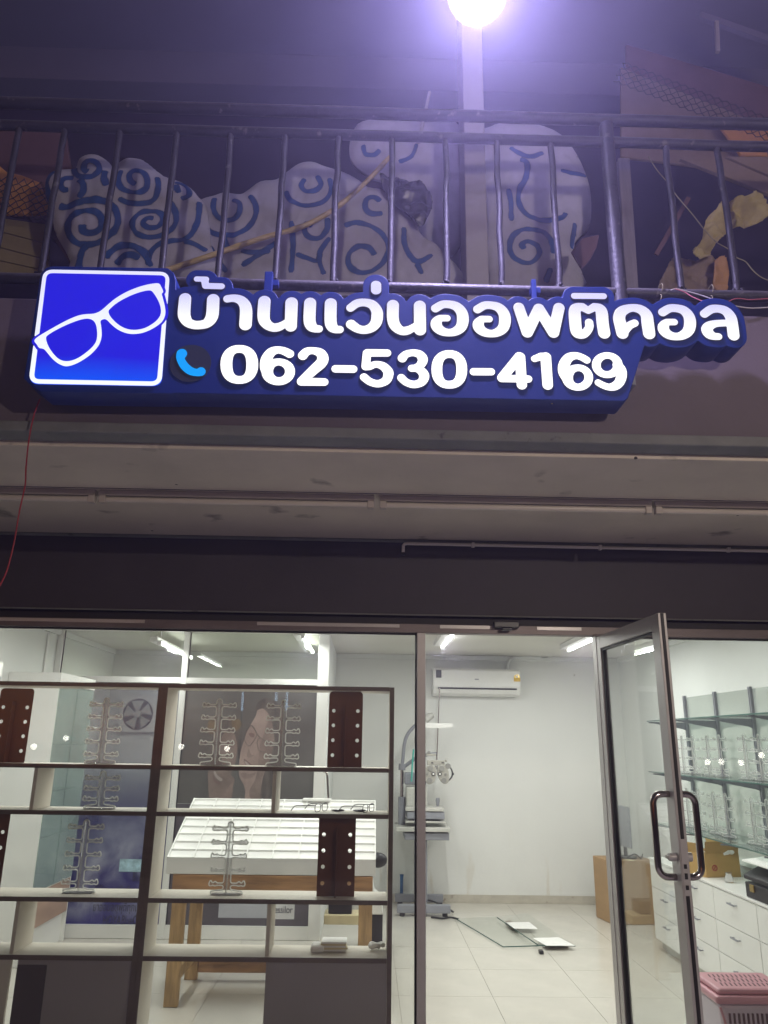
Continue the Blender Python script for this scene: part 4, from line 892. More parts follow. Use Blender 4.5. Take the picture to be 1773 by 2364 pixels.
for a in (.52, 1.17, 1.83): box('clip', M['conduit'], cd, a - .008, a + .008, 3.716, 3.739, 2.497, 2.521, .002)
box('open_end', M['black'], cd, .156, .176, 3.72, 3.738, 2.452, 2.464)

# ================================================================== DISPLAY RACK IN THE WINDOW
RF, RB = 3.97, 4.20
rk = thing('display_rack', 'open cream display rack with brown edging standing behind the window', 'rack', (-.9, 4.08, 0))
UPS = [(-2.2, RF), (-1.036, RF), (.115, RF)]
zs = [1.806, 1.412, 1.198, .818, .575]
for i, (x, _) in enumerate(UPS):
    box('upright', M['cream'], rk, x, x + .020, RF + .004, RB, .0, 1.812)
    box('edge_band', M['brown'], rk, x - .001, x + .021, RF - .001, RF + .003, .0, 1.812)
box('upright', M['cream'], rk, -1.062, -1.0375, RF + .004, RB, .0, 1.812); box('edge_band', M['brown'], rk, -1.063, -1.0375, RF - .001, RF + .003, 0, 1.812)
for j, (xa, xb) in enumerate(((-2.179, -1.064), (-1.014, .113))):
    for z in zs:
        box('shelf', M['cream'], rk, xa, xb, RF + .004, RB, z - .012, z + .006)
        box('edge_band', M['brown'], rk, xa, xb, RF - .001, RF + .003, z - .013, z + .007)
for x, z0, z1 in ((WY(637, 1800, 4.05).x, 1.2045, 1.3995), (WY(622, 2150, 4.05).x, .5815, .8055), (WY(92, 1800, 4.05).x, 1.2045, 1.3995), (WY(45, 2150, 4.05).x, .5815, .8055)):
    box('divider', M['cream'], rk, x - .009, x + .009, RF + .02, RB, z0, z1)
xa = WY(612, 2280, RF + .02).x; box('base_panel', M['greypanel'], rk, xa, .113, RF + .01, RF + .028, .0, .5615)
xa = WY(35, 2280, RF + .02).x; box('base_panel', M['greypanel'], rk, xa, -1.064, RF + .01, RF + .028, .0, .5615)
xb = WY(98, 2300, RF).x; box('base_panel', M['darkpanel'], rk, xa + .004, xb, RF + .004, RF + .0095, .0, .54)
box('base_panel', M['cream'], rk, -2.179, xa - .03, RF + .01, RF + .028, .0, .5615)

STAND = {}
def acr_stand(p, hgt, n, label, w=.080):
    p = Vector(p); key = (hgt, n, w)
    if key in STAND:
        t = copy_tree(STAND[key]); t.location = p; ORG[t.name] = p; t['label'] = label; return t
    t = thing('acrylic_stand', label, 'eyewear stand', (0, 0, 0), 'clear acrylic eyewear stands')
    lev = [hgt - .040 - k * (hgt - .085) / max(1, n - 1) for k in range(n)]
    st = [[(0, .004, .017), (0, hgt - .02, .014)]]
    for z in lev: st += [[(-w, z, .0050), (w, z, .0050)], [(-w, z, .0045), (-w, z + .011, .004)], [(w, z, .0045), (w, z + .011, .004)], [(-w + .022, z, .004), (-w + .022, z + .007, .0035)], [(w - .022, z, .004), (w - .022, z + .007, .0035)]]
    st += [[(-.07, .008, .007), (0, .012, .012), (.07, .008, .007)]]
    def fn(X, Z):      # strokes blended with rounded inner corners
        d = None; k = .012
        for s_ in st:
            e = sd_strokes(X, Z, [s_])
            if d is None: d = e
            else:
                h = np.clip(k - np.abs(d - e), 0, None) / k; d = np.minimum(d, e) - h * h * k * .25
        return np.maximum(d, -Z + .0005)
    lp_ = contours(fn, -w - .01, w + .01, 0, hgt, .0022)
    link('panel', solid(lp_, -.0015, .0015, 'panel'), M['clearsheet'], t)
    e = MB()
    for l_ in lp_: e.tube([(a, 0, b_) for a, b_ in l_], .0032, 5, True)
    e.build('panel_edge_glint', M['edgeglint'], t, smooth=True)  # white bead standing in for light refracted along the rim
    MB().tube([(0, -.010, .004), (0, -.012, hgt * .5), (0, -.008, hgt - .01)], .0045, 6).build('spine', M['clear'], t, smooth=True)
    MB().box(-.07, .07, -.028, .028, .0006, .0036).build('base', M['clear'], t, bevel=.001)
    t.location = p; ORG[t.name] = p; STAND[key] = t
    return t
def shelf_pt(px, z, Y=4.08): w = WY(px, 1800, Y); return Vector((w.x, Y, z + .0065))
acr_stand(shelf_pt(494, 1.412), .335, 5, 'clear acrylic eyewear stand on the upper shelf, left of the middle bay')
acr_stand(shelf_pt(647, 1.412), .335, 5, 'clear acrylic eyewear stand on the upper shelf, in front of the portrait poster')
acr_stand(shelf_pt(226, 1.412), .33, 5, 'clear acrylic eyewear stand on the upper shelf of the left bay, before the fan')
acr_stand(shelf_pt(237, 1.198), .185, 3, 'short clear acrylic eyewear stand on the second shelf of the left bay')
acr_stand(shelf_pt(212, .818), .335, 5, 'clear acrylic eyewear stand on the lower shelf of the left bay, before the blue poster')
acr_stand(shelf_pt(540, .818), .335, 5, 'clear acrylic eyewear stand on the lower shelf of the middle bay, before the white trays')

def brown_stand(px0, px1, z, hgt, label, Y=4.06):
    x0, x1 = WY(px0, 1800, Y).x, WY(px1, 1800, Y).x; w = x1 - x0; cx = (x0 + x1) / 2; z += .0065
    t = thing('brown_stand', label, 'eyewear board', (cx, Y, z), 'brown acrylic eyewear boards')
    P_ = rr_path([(x0, z), (x0, z + hgt), (x1, z + hgt), (x1, z)], .022, 6); P_ = P_[7:21] + [(x1, z), (x0, z)] if False else [(x0, z), (x1, z)] + [q for q in rr_path([(x1, z), (x1, z + hgt), (x0, z + hgt), (x0, z)], .022, 6)[7:21]]
    holes = [(cx + s * w * .355, z + hgt * (.80 - k * .195) - hgt * .06) for s in (-1, 1) for k in range(4)]
    fn = lambda X, Z: np.maximum(sd_poly(X, Z, P_), -np.min([np.hypot(X - a, Z - b) - .0092 for a, b in holes], axis=0))
    link('board', solid(contours(fn, x0, x1, z + .0005, z + hgt, .0018), Y, Y + .004, 'board', .0008), M['brownacr'], t)
    MB().box(cx - .003, cx + .003, Y - .045, Y - .0005, z + .001, z + hgt * .82).build('fin', M['brownacr'], t, bevel=.001)
    return t
brown_stand(754, 834, 1.412, .375, 'brown acrylic eyewear board with holes on the upper shelf, at the right end')
brown_stand(740, 824, .818, .375, 'brown acrylic eyewear board with holes on the lower shelf, at the right end')
brown_stand(-30, 50, 1.412, .365, 'brown acrylic eyewear board with holes on the upper shelf, cut by the left edge')
brown_stand(-48, 36, .818, .365, 'brown acrylic eyewear board with holes on the lower shelf, cut by the left edge')

def spectacles(px, label):
    p = shelf_pt(px, 1.198, 4.07); t = thing('spectacles', label, 'spectacles', p, 'black framed spectacles on the shelf')
    Tm = Matrix.Translation(p) @ Matrix.Rotation(math.radians(62), 4, 'Z')
    for s in (-1, 1):
        pts = [(s * .034 + .026 * (math.copysign(abs(math.cos(a)) ** .6, math.cos(a))), 0, .022 + .0185 * math.copysign(abs(math.sin(a)) ** .7, math.sin(a))) for a in [2 * math.pi * k / 20 for k in range(20)]]
        MB(Tm).tube(pts, .0018, 6, True).build('rim', M['black'], t, smooth=True)
        MB(Tm).tube([(s * .062, 0, .034), (s * .066, .012, .034), (s * .067, .1, .031), (s * .066, .118, .026), (s * .064, .138, .004)], .0021, 6).build('temple', M['black'], t, smooth=True)
    MB(Tm).tube([(-.009, 0, .028), (0, -.003, .031), (.009, 0, .028)], .0018, 6).build('bridge', M['black'], t, smooth=True)
spectacles(744, 'black framed spectacles on the second shelf, the left pair of two')
spectacles(852, 'black framed spectacles on the second shelf, the pair at the right end')
for px, lb in ((782, 'dark folded cleaning cloth between the two pairs of spectacles'), (832, 'dark folded cleaning cloth under the right pair of spectacles')):
    p = shelf_pt(px, 1.198, 4.12); o = MB().ball((p.x, p.y, p.z + .006), .036, .02, .0058, 14, 6).build('cleaning_cloth', M['bag'], smooth=True); tag(o, lb, 'cloth')
# papers on the bottom shelf
p = WY(775, 2170, 4.12); z = .5815
t = thing('paper_stack', 'stack of cream papers lying on the bottom rack shelf', 'papers', (p.x, 4.1, z))
for k in range(5): MB(Matrix.Translation((p.x - .01 + random.uniform(-.01, .01), 4.12, z + .004 + k * .008)) @ Matrix.Rotation(random.uniform(-.12, .12), 4, 'Z')).box(-.06, .06, -.05, .05, 0, .0072).build('sheet_bundle', [M['paper'], M['creamp']][k % 2], t)
p = WY(870, 2172, 4.12)
o = MB().tube([(.03 * math.cos(a) + min(p.x, .08), 4.12 + .02 * math.sin(a), z + .02 + .004 * math.sin(3 * a)) for a in [2 * math.pi * k / 18 for k in range(16)]], .012, 8).build('paper_roll', M['paper'], smooth=True); tag(o, 'small curl of white paper at the right end of the bottom shelf', 'paper roll')
p = WY(735, 2178, 4.10); o = MB().box(p.x - .035, p.x + .03, 4.05, 4.15, z, z + .03).build('pouch', M['paper'], bevel=.012); tag(o, 'white pouch left of the paper stack on the bottom shelf', 'pouch')

# ================================================================== WHITE GLAZED PARTITION
PY_ = 6.85
pt = thing('glazed_partition', 'white framed glass partition with posters across the back left of the shop', 'partition', (-1.5, PY_, 0))
xsP = [LX + .002, -1.648, -.446]; wP = [.05, .05, .098]
for x, w in zip(xsP, wP): box('post', M['white'], pt, x, x + w, PY_, PY_ + .06, .002, CZ - .001, .003)
for z0, z1 in ((2.012, 2.06), (.003, .10)):
    box('rail', M['white'], pt, LX + .0525, -1.6485, PY_ + .002, PY_ + .058, z0, z1); box('rail', M['white'], pt, -1.5975, -.4465, PY_ + .002, PY_ + .058, z0, z1)
for xa, xb in ((LX + .0525, -1.6485), (-1.5975, -.4465)):
    box('upper_pane', M['inpane'], pt, xa, xb, PY_ + .026, PY_ + .031, 2.0605, CZ - .002)
    box('gasket', M['gasket'], pt, xa, xa + .008, PY_ + .02, PY_ + .0255, 2.061, CZ - .002)
    box('gasket', M['gasket'], pt, xa, xa + .008, PY_ + .02, PY_ + .0255, .101, 2.0115)
# side return of the inner room
box('return_wall', M['wall'], pt, -.40, -.35, PY_ + .061, BY - .003, .002, CZ - .003)
# blue printed film on the left pane: clear at the top, opaque blue with white smoke at the bottom
def film_mat():
    m = bpy.data.materials.new('blue_printed_film'); m.use_nodes = True; n = m.node_tree.nodes; l = m.node_tree.links; b = n['Principled BSDF']
    g = n.new('ShaderNodeNewGeometry'); sx = n.new('ShaderNodeSeparateXYZ'); l.new(g.outputs['Position'], sx.inputs[0])
    def rng(sock, a, b_): r = n.new('ShaderNodeMapRange'); l.new(sock, r.inputs[0]); r.inputs[1].default_value = a; r.inputs[2].default_value = b_; return r.outputs[0]
    nz = n.new('ShaderNodeTexNoise'); nz.inputs['Scale'].default_value = 3.2; nz.inputs['Detail'].default_value = 7; nz.inputs['Distortion'].default_value = .6; l.new(g.outputs['Position'], nz.inputs['Vector'])
    band = n.new('ShaderNodeValToRGB'); l.new(rng(sx.outputs['Z'], .1, 1.1), band.inputs[0]); e = band.color_ramp.elements
    e[0].position = 0; e[0].color = (0, 0, 0, 1); e[1].position = 1; e[1].color = (0, 0, 0, 1); k = e.new(.05); k.color = (.3, .3, .3, 1); k = e.new(.14); k.color = (.9, .9, .9, 1); k = e.new(.45); k.color = (1, 1, 1, 1); k = e.new(.7); k.color = (.5, .5, .5, 1)
    xr = n.new('ShaderNodeMath'); xr.operation = 'MULTIPLY'; l.new(band.outputs[0], xr.inputs[0]); l.new(rng(nz.outputs['Fac'], .36, .62), xr.inputs[1])
    cr = n.new('ShaderNodeValToRGB'); l.new(rng(sx.outputs['Z'], .1, 1.5), cr.inputs[0]); e = cr.color_ramp.elements
    e[0].color = (.028, .024, .19, 1); e[1].color = (.10, .11, .15, 1); k = e.new(.6); k.color = (.04, .04, .15, 1)
    mx = n.new('ShaderNodeMix'); mx.data_type = 'RGBA'; l.new(xr.outputs[0], mx.inputs['Factor']); l.new(cr.outputs[0], mx.inputs['A']); mx.inputs['B'].default_value = (.40, .42, .52, 1)
    l.new(mx.outputs['Result'], b.inputs['Base Color']); b.inputs['Roughness'].default_value = .25
    al = n.new('ShaderNodeMapRange'); l.new(sx.outputs['Z'], al.inputs[0]); al.inputs[1].default_value = .7; al.inputs[2].default_value = 1.35; al.inputs[3].default_value = .97; al.inputs[4].default_value = .42
    l.new(al.outputs[0], b.inputs['Alpha']); return m
M['film'] = film_mat()
M['posterdark'] = mat('dark_poster', (.115, .112, .106), .3, var=.25, scale=2, bump=0)
M['posterlow'] = mat('lower_poster', (.10, .09, .105), .3, var=.3, scale=2, bump=0)
lp = box('lower_pane', M['film'], pt, LX + .0605, -1.6565, PY_ + .026, PY_ + .031, .1005, 2.0115)
def ptext(px, py, s, txt, m, par, sx=1.0, Y=PY_ + .0245):
    w = WY(px, py, Y); return textmesh(txt, s, w.x, Y, w.z, 'lettering', m, par, 0, sx, .0004)
M['ink'] = mat('black_ink', (.015, .015, .03), .5, bump=0)
ptext(236, 2135, .10, 'HOYA', M['ink'], lp, .52); ptext(279, 2135, .10, 'BlueControl', M['ink'], lp, .52)
ptext(213, 2103, .085, 'ยาออบอดุพุที่ทุกแสง', M['ink'], lp, .62)
ptext(216, 2062, .075, 'ที่ใช้งานจอมือถือ', M['ink'], lp, .66)
ptext(305, 2034, .10, 'BlueControl', M['ink'], lp, .42)
w0, w1 = WY(277, 1983, PY_ + .024), WY(352, 2013, PY_ + .024)
M['lenspic'] = mat('pale_blue_print', (.35, .52, .60), .4, var=.5, scale=14, bump=0)
box('printed_picture', M['lenspic'], lp, w0.x, w1.x, PY_ + .0245, PY_ + .0255, w1.z, w0.z)
# right pane: portrait poster
rp = box('portrait_poster', M['posterdark'], pt, -1.5895, -.4475, PY_ + .024, PY_ + .031, 1.02, 2.0115)
M['skin'] = mat('printed_skin', (.31, .235, .21), .4, var=.22, scale=5, bump=0); M['skin2'] = mat('printed_skin_shade', (.215, .165, .145), .4, var=.25, scale=6, bump=0)
M['hair'] = mat('printed_hair', (.098, .085, .077), .4, var=.5, scale=20, stretch=(1, 1, .3), bump=0); M['lips'] = mat('printed_mouth', (.19, .125, .115), .4, bump=0); M['teeth'] = mat('printed_teeth', (.38, .33, .31), .4, bump=0)
U2 = ((400, 1570), 4.88)
def pshape(nm, pts, lay, m, sub=4):
    Yp = PY_ + .0235 - lay * .0006
    P_ = [(lambda w: (w.x, w.z))(WY(U2[0][0] + a / U2[1], U2[0][1] + b / U2[1], Yp)) for a, b in pts]; P_ = [(a, b) for a, b, c in smooth_pts([p + (0,) for p in P_], sub)]
    xs = [a for a, b in P_]; zs_ = [b for a, b in P_]
    link(nm, solid(contours(lambda X, Z: sd_poly(X, Z, P_), min(xs), max(xs), min(zs_), max(zs_), .004), Yp, Yp + .0004, nm), m, rp)
M['skin3'] = mat('printed_skin_mid', (.26, .195, .172), .4, var=.2, scale=9, bump=0); M['amber'] = mat('printed_amber', (.17, .125, .075), .4, var=.4, scale=12, bump=0)
PR = 'printed_shape'
pshape(PR, [(530, 640), (590, 545), (670, 545), (730, 650), (720, 800), (690, 960), (650, 1060), (690, 1120), (660, 1240), (640, 1345), (430, 1345), (400, 1280), (394, 1150), (400, 1010), (520, 980), (560, 930), (520, 800)], 0, M['skin2'])
pshape(PR, [(440, 660), (500, 500), (600, 420), (700, 430), (770, 500), (775, 700), (740, 900), (715, 700), (670, 580), (590, 580), (540, 660), (520, 800), (530, 960), (450, 980), (410, 860)], 1, M['hair'])
pshape(PR, [(400, 460), (470, 455), (490, 560), (440, 610), (390, 570)], 2, M['amber']); pshape(PR, [(660, 455), (740, 440), (770, 510), (710, 570), (670, 540)], 2, M['amber'])
pshape(PR, [(455, 1030), (475, 1090), (530, 1140), (555, 1115), (500, 1075), (475, 1030)], 1, M['teeth']); pshape(PR, [(445, 1060), (470, 1120), (530, 1160), (520, 1175), (460, 1145)], 1, M['lips'])
pshape(PR, [(440, 1335), (560, 1300), (660, 1160), (640, 1345)], 1, M['skin3'])
pshape(PR, [(960, 320), (930, 400), (880, 490), (820, 590), (790, 700), (760, 800), (745, 900), (740, 1000), (745, 1090), (790, 1170), (812, 1250), (820, 1345), (1000, 1345), (990, 1200), (1040, 1050), (1085, 880), (1115, 700), (1120, 520), (1100, 380), (1040, 310)], 3, M['skin'])
pshape(PR, [(1010, 640), (1060, 480), (1110, 430), (1145, 560), (1130, 760), (1080, 920), (1010, 1070), (990, 1200), (1000, 1345), (880, 1345), (860, 1240), (930, 1100), (960, 900), (985, 740)], 4, M['skin2'])
pshape(PR, [(985, 700), (1040, 690), (1060, 780), (1010, 900), (965, 880), (975, 790)], 5, M['skin3'])
pshape(PR, [(925, 350), (955, 250), (1050, 205), (1150, 240), (1215, 360), (1265, 600), (1235, 900), (1140, 1150), (1080, 1345), (985, 1345), (1010, 1100), (1090, 900), (1140, 700), (1120, 520), (1085, 400), (1020, 325), (965, 330)], 5, M['hair'])
pshape(PR, [(850, 605), (880, 592), (915, 612), (905, 645), (870, 638)], 5, M['lips'])
pshape(PR, [(850, 770), (830, 840), (850, 875), (910, 850), (880, 840), (862, 800)], 5, M['skin2'])
pshape(PR, [(795, 885), (830, 905), (880, 950), (930, 965), (900, 1000), (845, 980), (805, 940)], 5, M['lips']); pshape(PR, [(805, 912), (835, 930), (868, 965), (835, 960), (810, 935)], 6, M['teeth'])
pshape(PR, [(760, 1060), (800, 1040), (860, 1060), (930, 1040), (880, 1100), (800, 1110)], 5, M['skin3'])
Yg = PY_ + .0185
gp = lambda pts, cl: [WY(400 + a / 4.88, 1570 + b / 4.88, Yg) for a, b, c in smooth_pts([q + (0,) for q in pts], 4, cl)]
gl = MB()
gl.tube(gp([(872, 515), (915, 555), (942, 605), (925, 655), (895, 700), (858, 742), (822, 715), (803, 660), (825, 590)], True), .0022, 5, True)
gl.tube(gp([(865, 512), (905, 525), (940, 600), (985, 650), (1050, 690), (1120, 700)], False), .0024, 5)
gl.tube(gp([(985, 650), (955, 670), (945, 725), (975, 800), (1040, 800), (1060, 700)], False), .0018, 5)
gl.build('printed_shape', M['hair'], rp)
# lower poster and labels
lo = box('lower_poster', M['posterlow'], pt, -1.5895, -.4475, PY_ + .024, PY_ + .031, .1005, 1.018)
U6b = ((350, 1850), 2.765)
def prect(nm, x0, y0, x1, y1, m, lay=1): a, b = WY(350 + x0 / 2.765, 1850 + y0 / 2.765, PY_), WY(350 + x1 / 2.765, 1850 + y1 / 2.765, PY_); Yp = PY_ + .0235 - lay * .0008; return box(nm, m, lo, a.x, b.x, Yp, Yp + .0006, b.z, a.z)
M['label'] = mat('pale_label', (.42, .43, .47), .5, var=.06, bump=0); M['labelw'] = mat('white_label', (.62, .62, .62), .5, bump=0); M['labelb'] = mat('blue_label', (.03, .07, .33), .5, bump=0)
prect('label_strip', 435, 545, 770, 750, M['label']); prect('label_card', 772, 545, 908, 757, M['labelw']); prect('label_logo', 790, 565, 893, 640, M['labelb'], 2)
def ltext(a, b, s, txt, m, sx=1): w = WY(350 + a / 2.765, 1850 + b / 2.765, PY_ + .021); textmesh(txt, s, w.x, PY_ + .021, w.z, 'lettering', m, lo, 0, sx, .0004)
ltext(635, 585, .05, 'E UV', M['ink']); ltext(783, 712, .075, 'essilor', M['ink'], .75)
w = WY(350 + 842 / 2.765, 1850 + 605 / 2.765, PY_ + .0205)
MB().tube([(w.x + .028 * math.cos(a), PY_ + .0205, w.z + .02 * math.sin(a)) for a in [math.pi * 1.3 * k / 14 - .6 for k in range(15)]], .004, 5).build('logo_ring', M['labelw'], lo)
# extractor fan on the far wall of the inner room
U1b = ((0, 1400), 3.318)
f0, f1 = WY(940 / 3.318, 1400 + 690 / 3.318, BY), WY(1190 / 3.318, 1400 + 965 / 3.318, BY); fc = (f0 + f1) / 2; fr2 = .42 * (f1.x - f0.x)
fan = thing('extractor_fan', 'square white extractor fan on the back wall behind the blue poster', 'extractor fan', (fc.x, BY - .05, f1.z))
fn = lambda X, Z: np.maximum(np.maximum(np.abs(X - fc.x) - (f1.x - f0.x) / 2, np.abs(Z - fc.z) - (f0.z - f1.z) / 2), -(np.hypot(X - fc.x, Z - fc.z) - fr2))
link('fan_frame', solid(contours(fn, f0.x, f1.x, f1.z, f0.z, .004), BY - .05, BY - .03, 'fan_frame', .002), M['white'], fan)
MB().cyl((fc.x, BY - .029, fc.z), (fc.x, BY - .004, fc.z), fr2 * 1.02, 28).build('fan_back', M['dark'], fan)
for k in range(5):
    a = 2 * math.pi * k / 5 + .4
    pts = [(fc.x + r * math.cos(a + da), BY - .032 - dy, fc.z + r * math.sin(a + da)) for r, da, dy in ((fr2 * .22, -.3, 0), (fr2 * .93, -.42, 0), (fr2 * .95, .42, .02), (fr2 * .22, .5, .02))]
    MB().add(pts + [(p_[0], p_[1] - .003, p_[2]) for p_ in pts], [(0, 1, 2, 3), (7, 6, 5, 4), (0, 4, 5, 1), (1, 5, 6, 2), (2, 6, 7, 3), (3, 7, 4, 0)]).build('fan_blade', M['lightgrey'], fan)
MB().cyl((fc.x, BY - .062, fc.z), (fc.x, BY - .03, fc.z), fr2 * .22, 16).build('hub', M['lightgrey'], fan, smooth=True)

# ================================================================== LEFT SIDE CABINETS
def cabinet(ya, yb, xf, label):
    t = thing('glass_cabinet', label, 'cabinet', ((LX + xf) / 2, (ya + yb) / 2, 0), 'white display cabinets along the left wall')
    zt = 1.93
    box('end_panel', M['white'], t, LX + .003, xf, ya, ya + .02, .002, zt); box('end_panel', M['white'], t, LX + .003, xf, yb - .02, yb, .002, zt)
    box('top_panel', M['white'], t, LX + .003, xf + .005, ya - .005, yb + .005, zt + .001, zt + .09)
    box('base_drawer', M['woodx'] if False else M['pinkwood'], t, xf - .02, xf + .002, ya + .0205, yb - .0205, .22, .46); box('plinth', M['white'], t, LX + .003, xf - .03, ya + .0205, yb - .0205, .002, .22)
    box('floor_shelf', M['white'], t, LX + .003, xf, ya + .0205, yb - .0205, .462, .48); box('back_panel', M['white'], t, LX + .003, LX + .015, ya + .0205, yb - .0205, .481, zt)
    ym = (ya + yb) / 2
    for a, b in ((ya + .003, ym - .002), (ym + .002, yb - .003)): box('glass_door', M['cabglass'], t, xf + .001, xf + .006, a, b, .47, zt - .005)
    box('door_edge', M['greenedge'], t, xf + .001, xf + .006, ym - .0019, ym + .0019, .47, zt - .005)
    for z in (.82, 1.14, 1.48): box('glass_shelf', M['greenglass'], t, LX + .016, xf - .03, ya + .021, yb - .021, z, z + .008); box('shelf_edge', M['greenedge'], t, xf - .0295, xf - .027, ya + .021, yb - .021, z, z + .008)
    return t
M['pinkwood'] = mat('pink_brown_laminate', (.40, .27, .20), .45, var=.15, scale=6, stretch=(.3, .3, 4))
cabinet(6.02, 6.78, -2.37, 'tall white display cabinet with green glass doors at the back of the left wall')
cabinet(4.55, 5.25, -2.47, 'tall white display cabinet with green glass doors nearest the window, mostly cut by the frame')
o = MB().tube([(LX + .012, 6.62, 2.40), (LX + .012, 6.63, 1.6), (LX + .012, 6.63, .6)], .009, 8).build('wall_conduit', M['white'], smooth=True); tag(o, 'white conduit running down the left wall beside the partition', 'conduit')

# ================================================================== TRAY TABLE
tb = thing('tray_table', 'pine trestle table carrying a white sloping compartment tray', 'table', (-.58, 5.5, 0))
tx0, tx1, ty0, ty1, tz0, tz1 = -1.238, .072, 5.20, 5.86, .852, 1.125
for x in (-1.19, -.03):
    for y in (5.235, 5.78): box('leg', M['wood'], tb, x, x + .085, y, y + .04, .002, .735, .003)
    box('side_rail', M['wood'], tb, x + .02, x + .06, 5.276, 5.779, .64, .73, .003)
box('apron', M['woodx'], tb, -1.19, .055, 5.2, 5.2345, .645, .735, .003); box('apron', M['woodx'], tb, -1.19, .055, 5.821, 5.85, .645, .735, .003)
box('stretcher', M['woodx'], tb, -1.104, -.031, 5.785, 5.815, .045, .14, .003); box('stretcher', M['wood'], tb, -1.16, -1.125, 5.276, 5.779, .12, .19, .003)
tray = MB().prism([(ty0, .738), (ty1, .738), (ty1, tz1 - .0), (ty0, tz0 - .03)], 'x', tx0, tx1); tray = tray.build('tray_body', M['white'], tb, bevel=.003)
def on(u, v, h): return (tx0 + u * (tx1 - tx0), ty0 + v * (ty1 - ty0), tz0 - .03 + v * (tz1 - tz0 + .03) + h)
for k in range(9):
    mb = MB(); u = k / 8; d = .003 / (tx1 - tx0); u0, u1_ = min(max(u - d, 0), 1 - 2 * d), 0; u1_ = u0 + 2 * d
    mb.add([on(u0, 0, .0005), on(u1_, 0, .0005), on(u1_, 1, .0005), on(u0, 1, .0005), on(u0, 0, .014), on(u1_, 0, .014), on(u1_, 1, .014), on(u0, 1, .014)], [(0, 3, 2, 1), (4, 5, 6, 7), (0, 1, 5, 4), (1, 2, 6, 5), (2, 3, 7, 6), (3, 0, 4, 7)]).build('divider', M['paper'], tray)
for r in range(9):
    v = min(r / 8, .985)
    for k in range(8):
        d = .0032 / (tx1 - tx0); u0, u1_ = k / 8 + d, (k + 1) / 8 - d; hh = .012
        MB().add([on(u0, v, .0005), on(u1_, v, .0005), on(u1_, v + .012, .0005), on(u0, v + .012, .0005), on(u0, v, hh), on(u1_, v, hh), on(u1_, v + .012, hh), on(u0, v + .012, hh)], [(0, 3, 2, 1), (4, 5, 6, 7), (0, 1, 5, 4), (1, 2, 6, 5), (2, 3, 7, 6), (3, 0, 4, 7)]).build('tray_lip', M['paper'], tray)
# tap-like chrome hook and pale tray behind the table
p0 = WY(360 + 1095 / 2.765, 1420 + 1000 / 2.765, 5.9); p1 = WY(360 + 1100 / 2.765, 1420 + 1185 / 2.765, 5.9)
hk = MB().tube([(p0.x - .03, 5.9, p0.z), (p0.x - .012, 5.9, p0.z), (p0.x, 5.9, p0.z - .03), (p1.x, 5.9, 1.145)], .008, 8).build('hook_stand', M['steel'], smooth=True); tag(hk, 'slim chrome hook stand on the back corner of the tray table', 'hook stand')
bx = box('flat_box', M['white'], None, WY(360 + 940 / 2.765, 1850, 5.9).x, WY(360 + 1120 / 2.765, 1850, 5.9).x, 5.83, 5.93, 1.1265, 1.143, .003); tag(bx, 'flat white box under the chrome hook stand', 'box')

# ================================================================== BACK OF THE SHOP
ac0, ac1 = WY(998, 1538, 8.22), WY(1201, 1604, 8.22)
acx0, acx1, acz0, acz1 = .692, 1.625, 2.02, 2.305
ac = thing('air_conditioner', 'white wall-mounted air conditioner with a yellow sticker on the back wall', 'air conditioner', ((acx0 + acx1) / 2, 8.3, acz0))
prof = [(8.425, acz0 + .01), (8.425, acz1), (8.25, acz1), (8.222, acz1 - .02), (8.215, acz0 + .09), (8.225, acz0 + .06), (8.26, acz0 + .02), (8.34, acz0)]
MB().prism(prof, 'x', acx0, acx1).build('casing', M['white'], ac, bevel=.008)
MB().prism([(8.2135, acz0 + .095), (8.2215, acz1 - .025), (8.2165, acz1 - .025), (8.2085, acz0 + .095)], 'x', acx0 + .012, acx1 - .012).build('front_panel', M['white'], ac, bevel=.002)
box('air_slot', M['dark'], ac, acx0 + .05, acx1 - .045, 8.2085, 8.24, acz0 + .068, acz0 + .082)
MB().prism([(8.213, acz0 + .064), (8.219, acz0 + .066), (8.25, acz0 + .026), (8.244, acz0 + .024)], 'x', acx0 + .05, acx1 - .045).build('louvre', M['white'], ac)
def acst(nm, a, b, c, d, m, y=8.2065): p_, q_ = WY(860 + a / 2.765, 1400 + b / 2.765, 8.21), WY(860 + c / 2.765, 1400 + d / 2.765, 8.21); return box(nm, m, ac, p_.x, q_.x, y, y + .0012, q_.z, p_.z)
acst('sticker', 405, 405, 440, 455, M['black']); s_ = acst('sticker', 902, 455, 943, 480, M['acyellow']); acst('badge', 652, 462, 678, 469, M['grey'])
p_ = WY(860 + 922 / 2.765, 1400 + 455 / 2.765, 8.2055); MB().prism([(p_.x + .033 * math.cos(a), p_.z + .033 * math.sin(a)) for a in [math.pi * k / 12 for k in range(13)]], 'y', 8.2058, 8.2066).build('sticker', M['gold'], ac)
MB().prism([(p_.x + .014 * math.cos(a), p_.z + .012 + .014 * math.sin(a)) for a in [math.pi * k / 8 for k in range(16)]], 'y', 8.2050, 8.2056).build('sticker', M['labelw'], ac)
p_ = [WY(860 + a / 2.765, 1400 + b / 2.765, 8.4) for a, b in ((860, 400), (862, 365), (880, 335), (920, 325), (1075, 322))]
o = MB().tube(smooth_pts(p_, 4, False), .018, 8).build('pipe_cover', M['wall'], smooth=True); tag(o, 'white pipe running from the top of the air conditioner along the wall', 'pipe')
def wallbit(a, b, c, d, m, nm, lb, cat): p_, q_ = WY(860 + a / 2.765, 1400 + b / 2.765, 8.41), WY(860 + c / 2.765, 1400 + d / 2.765, 8.41); o = box(nm, m, None, p_.x, q_.x, 8.40, 8.428, q_.z, p_.z, .003); return tag(o, lb, cat)
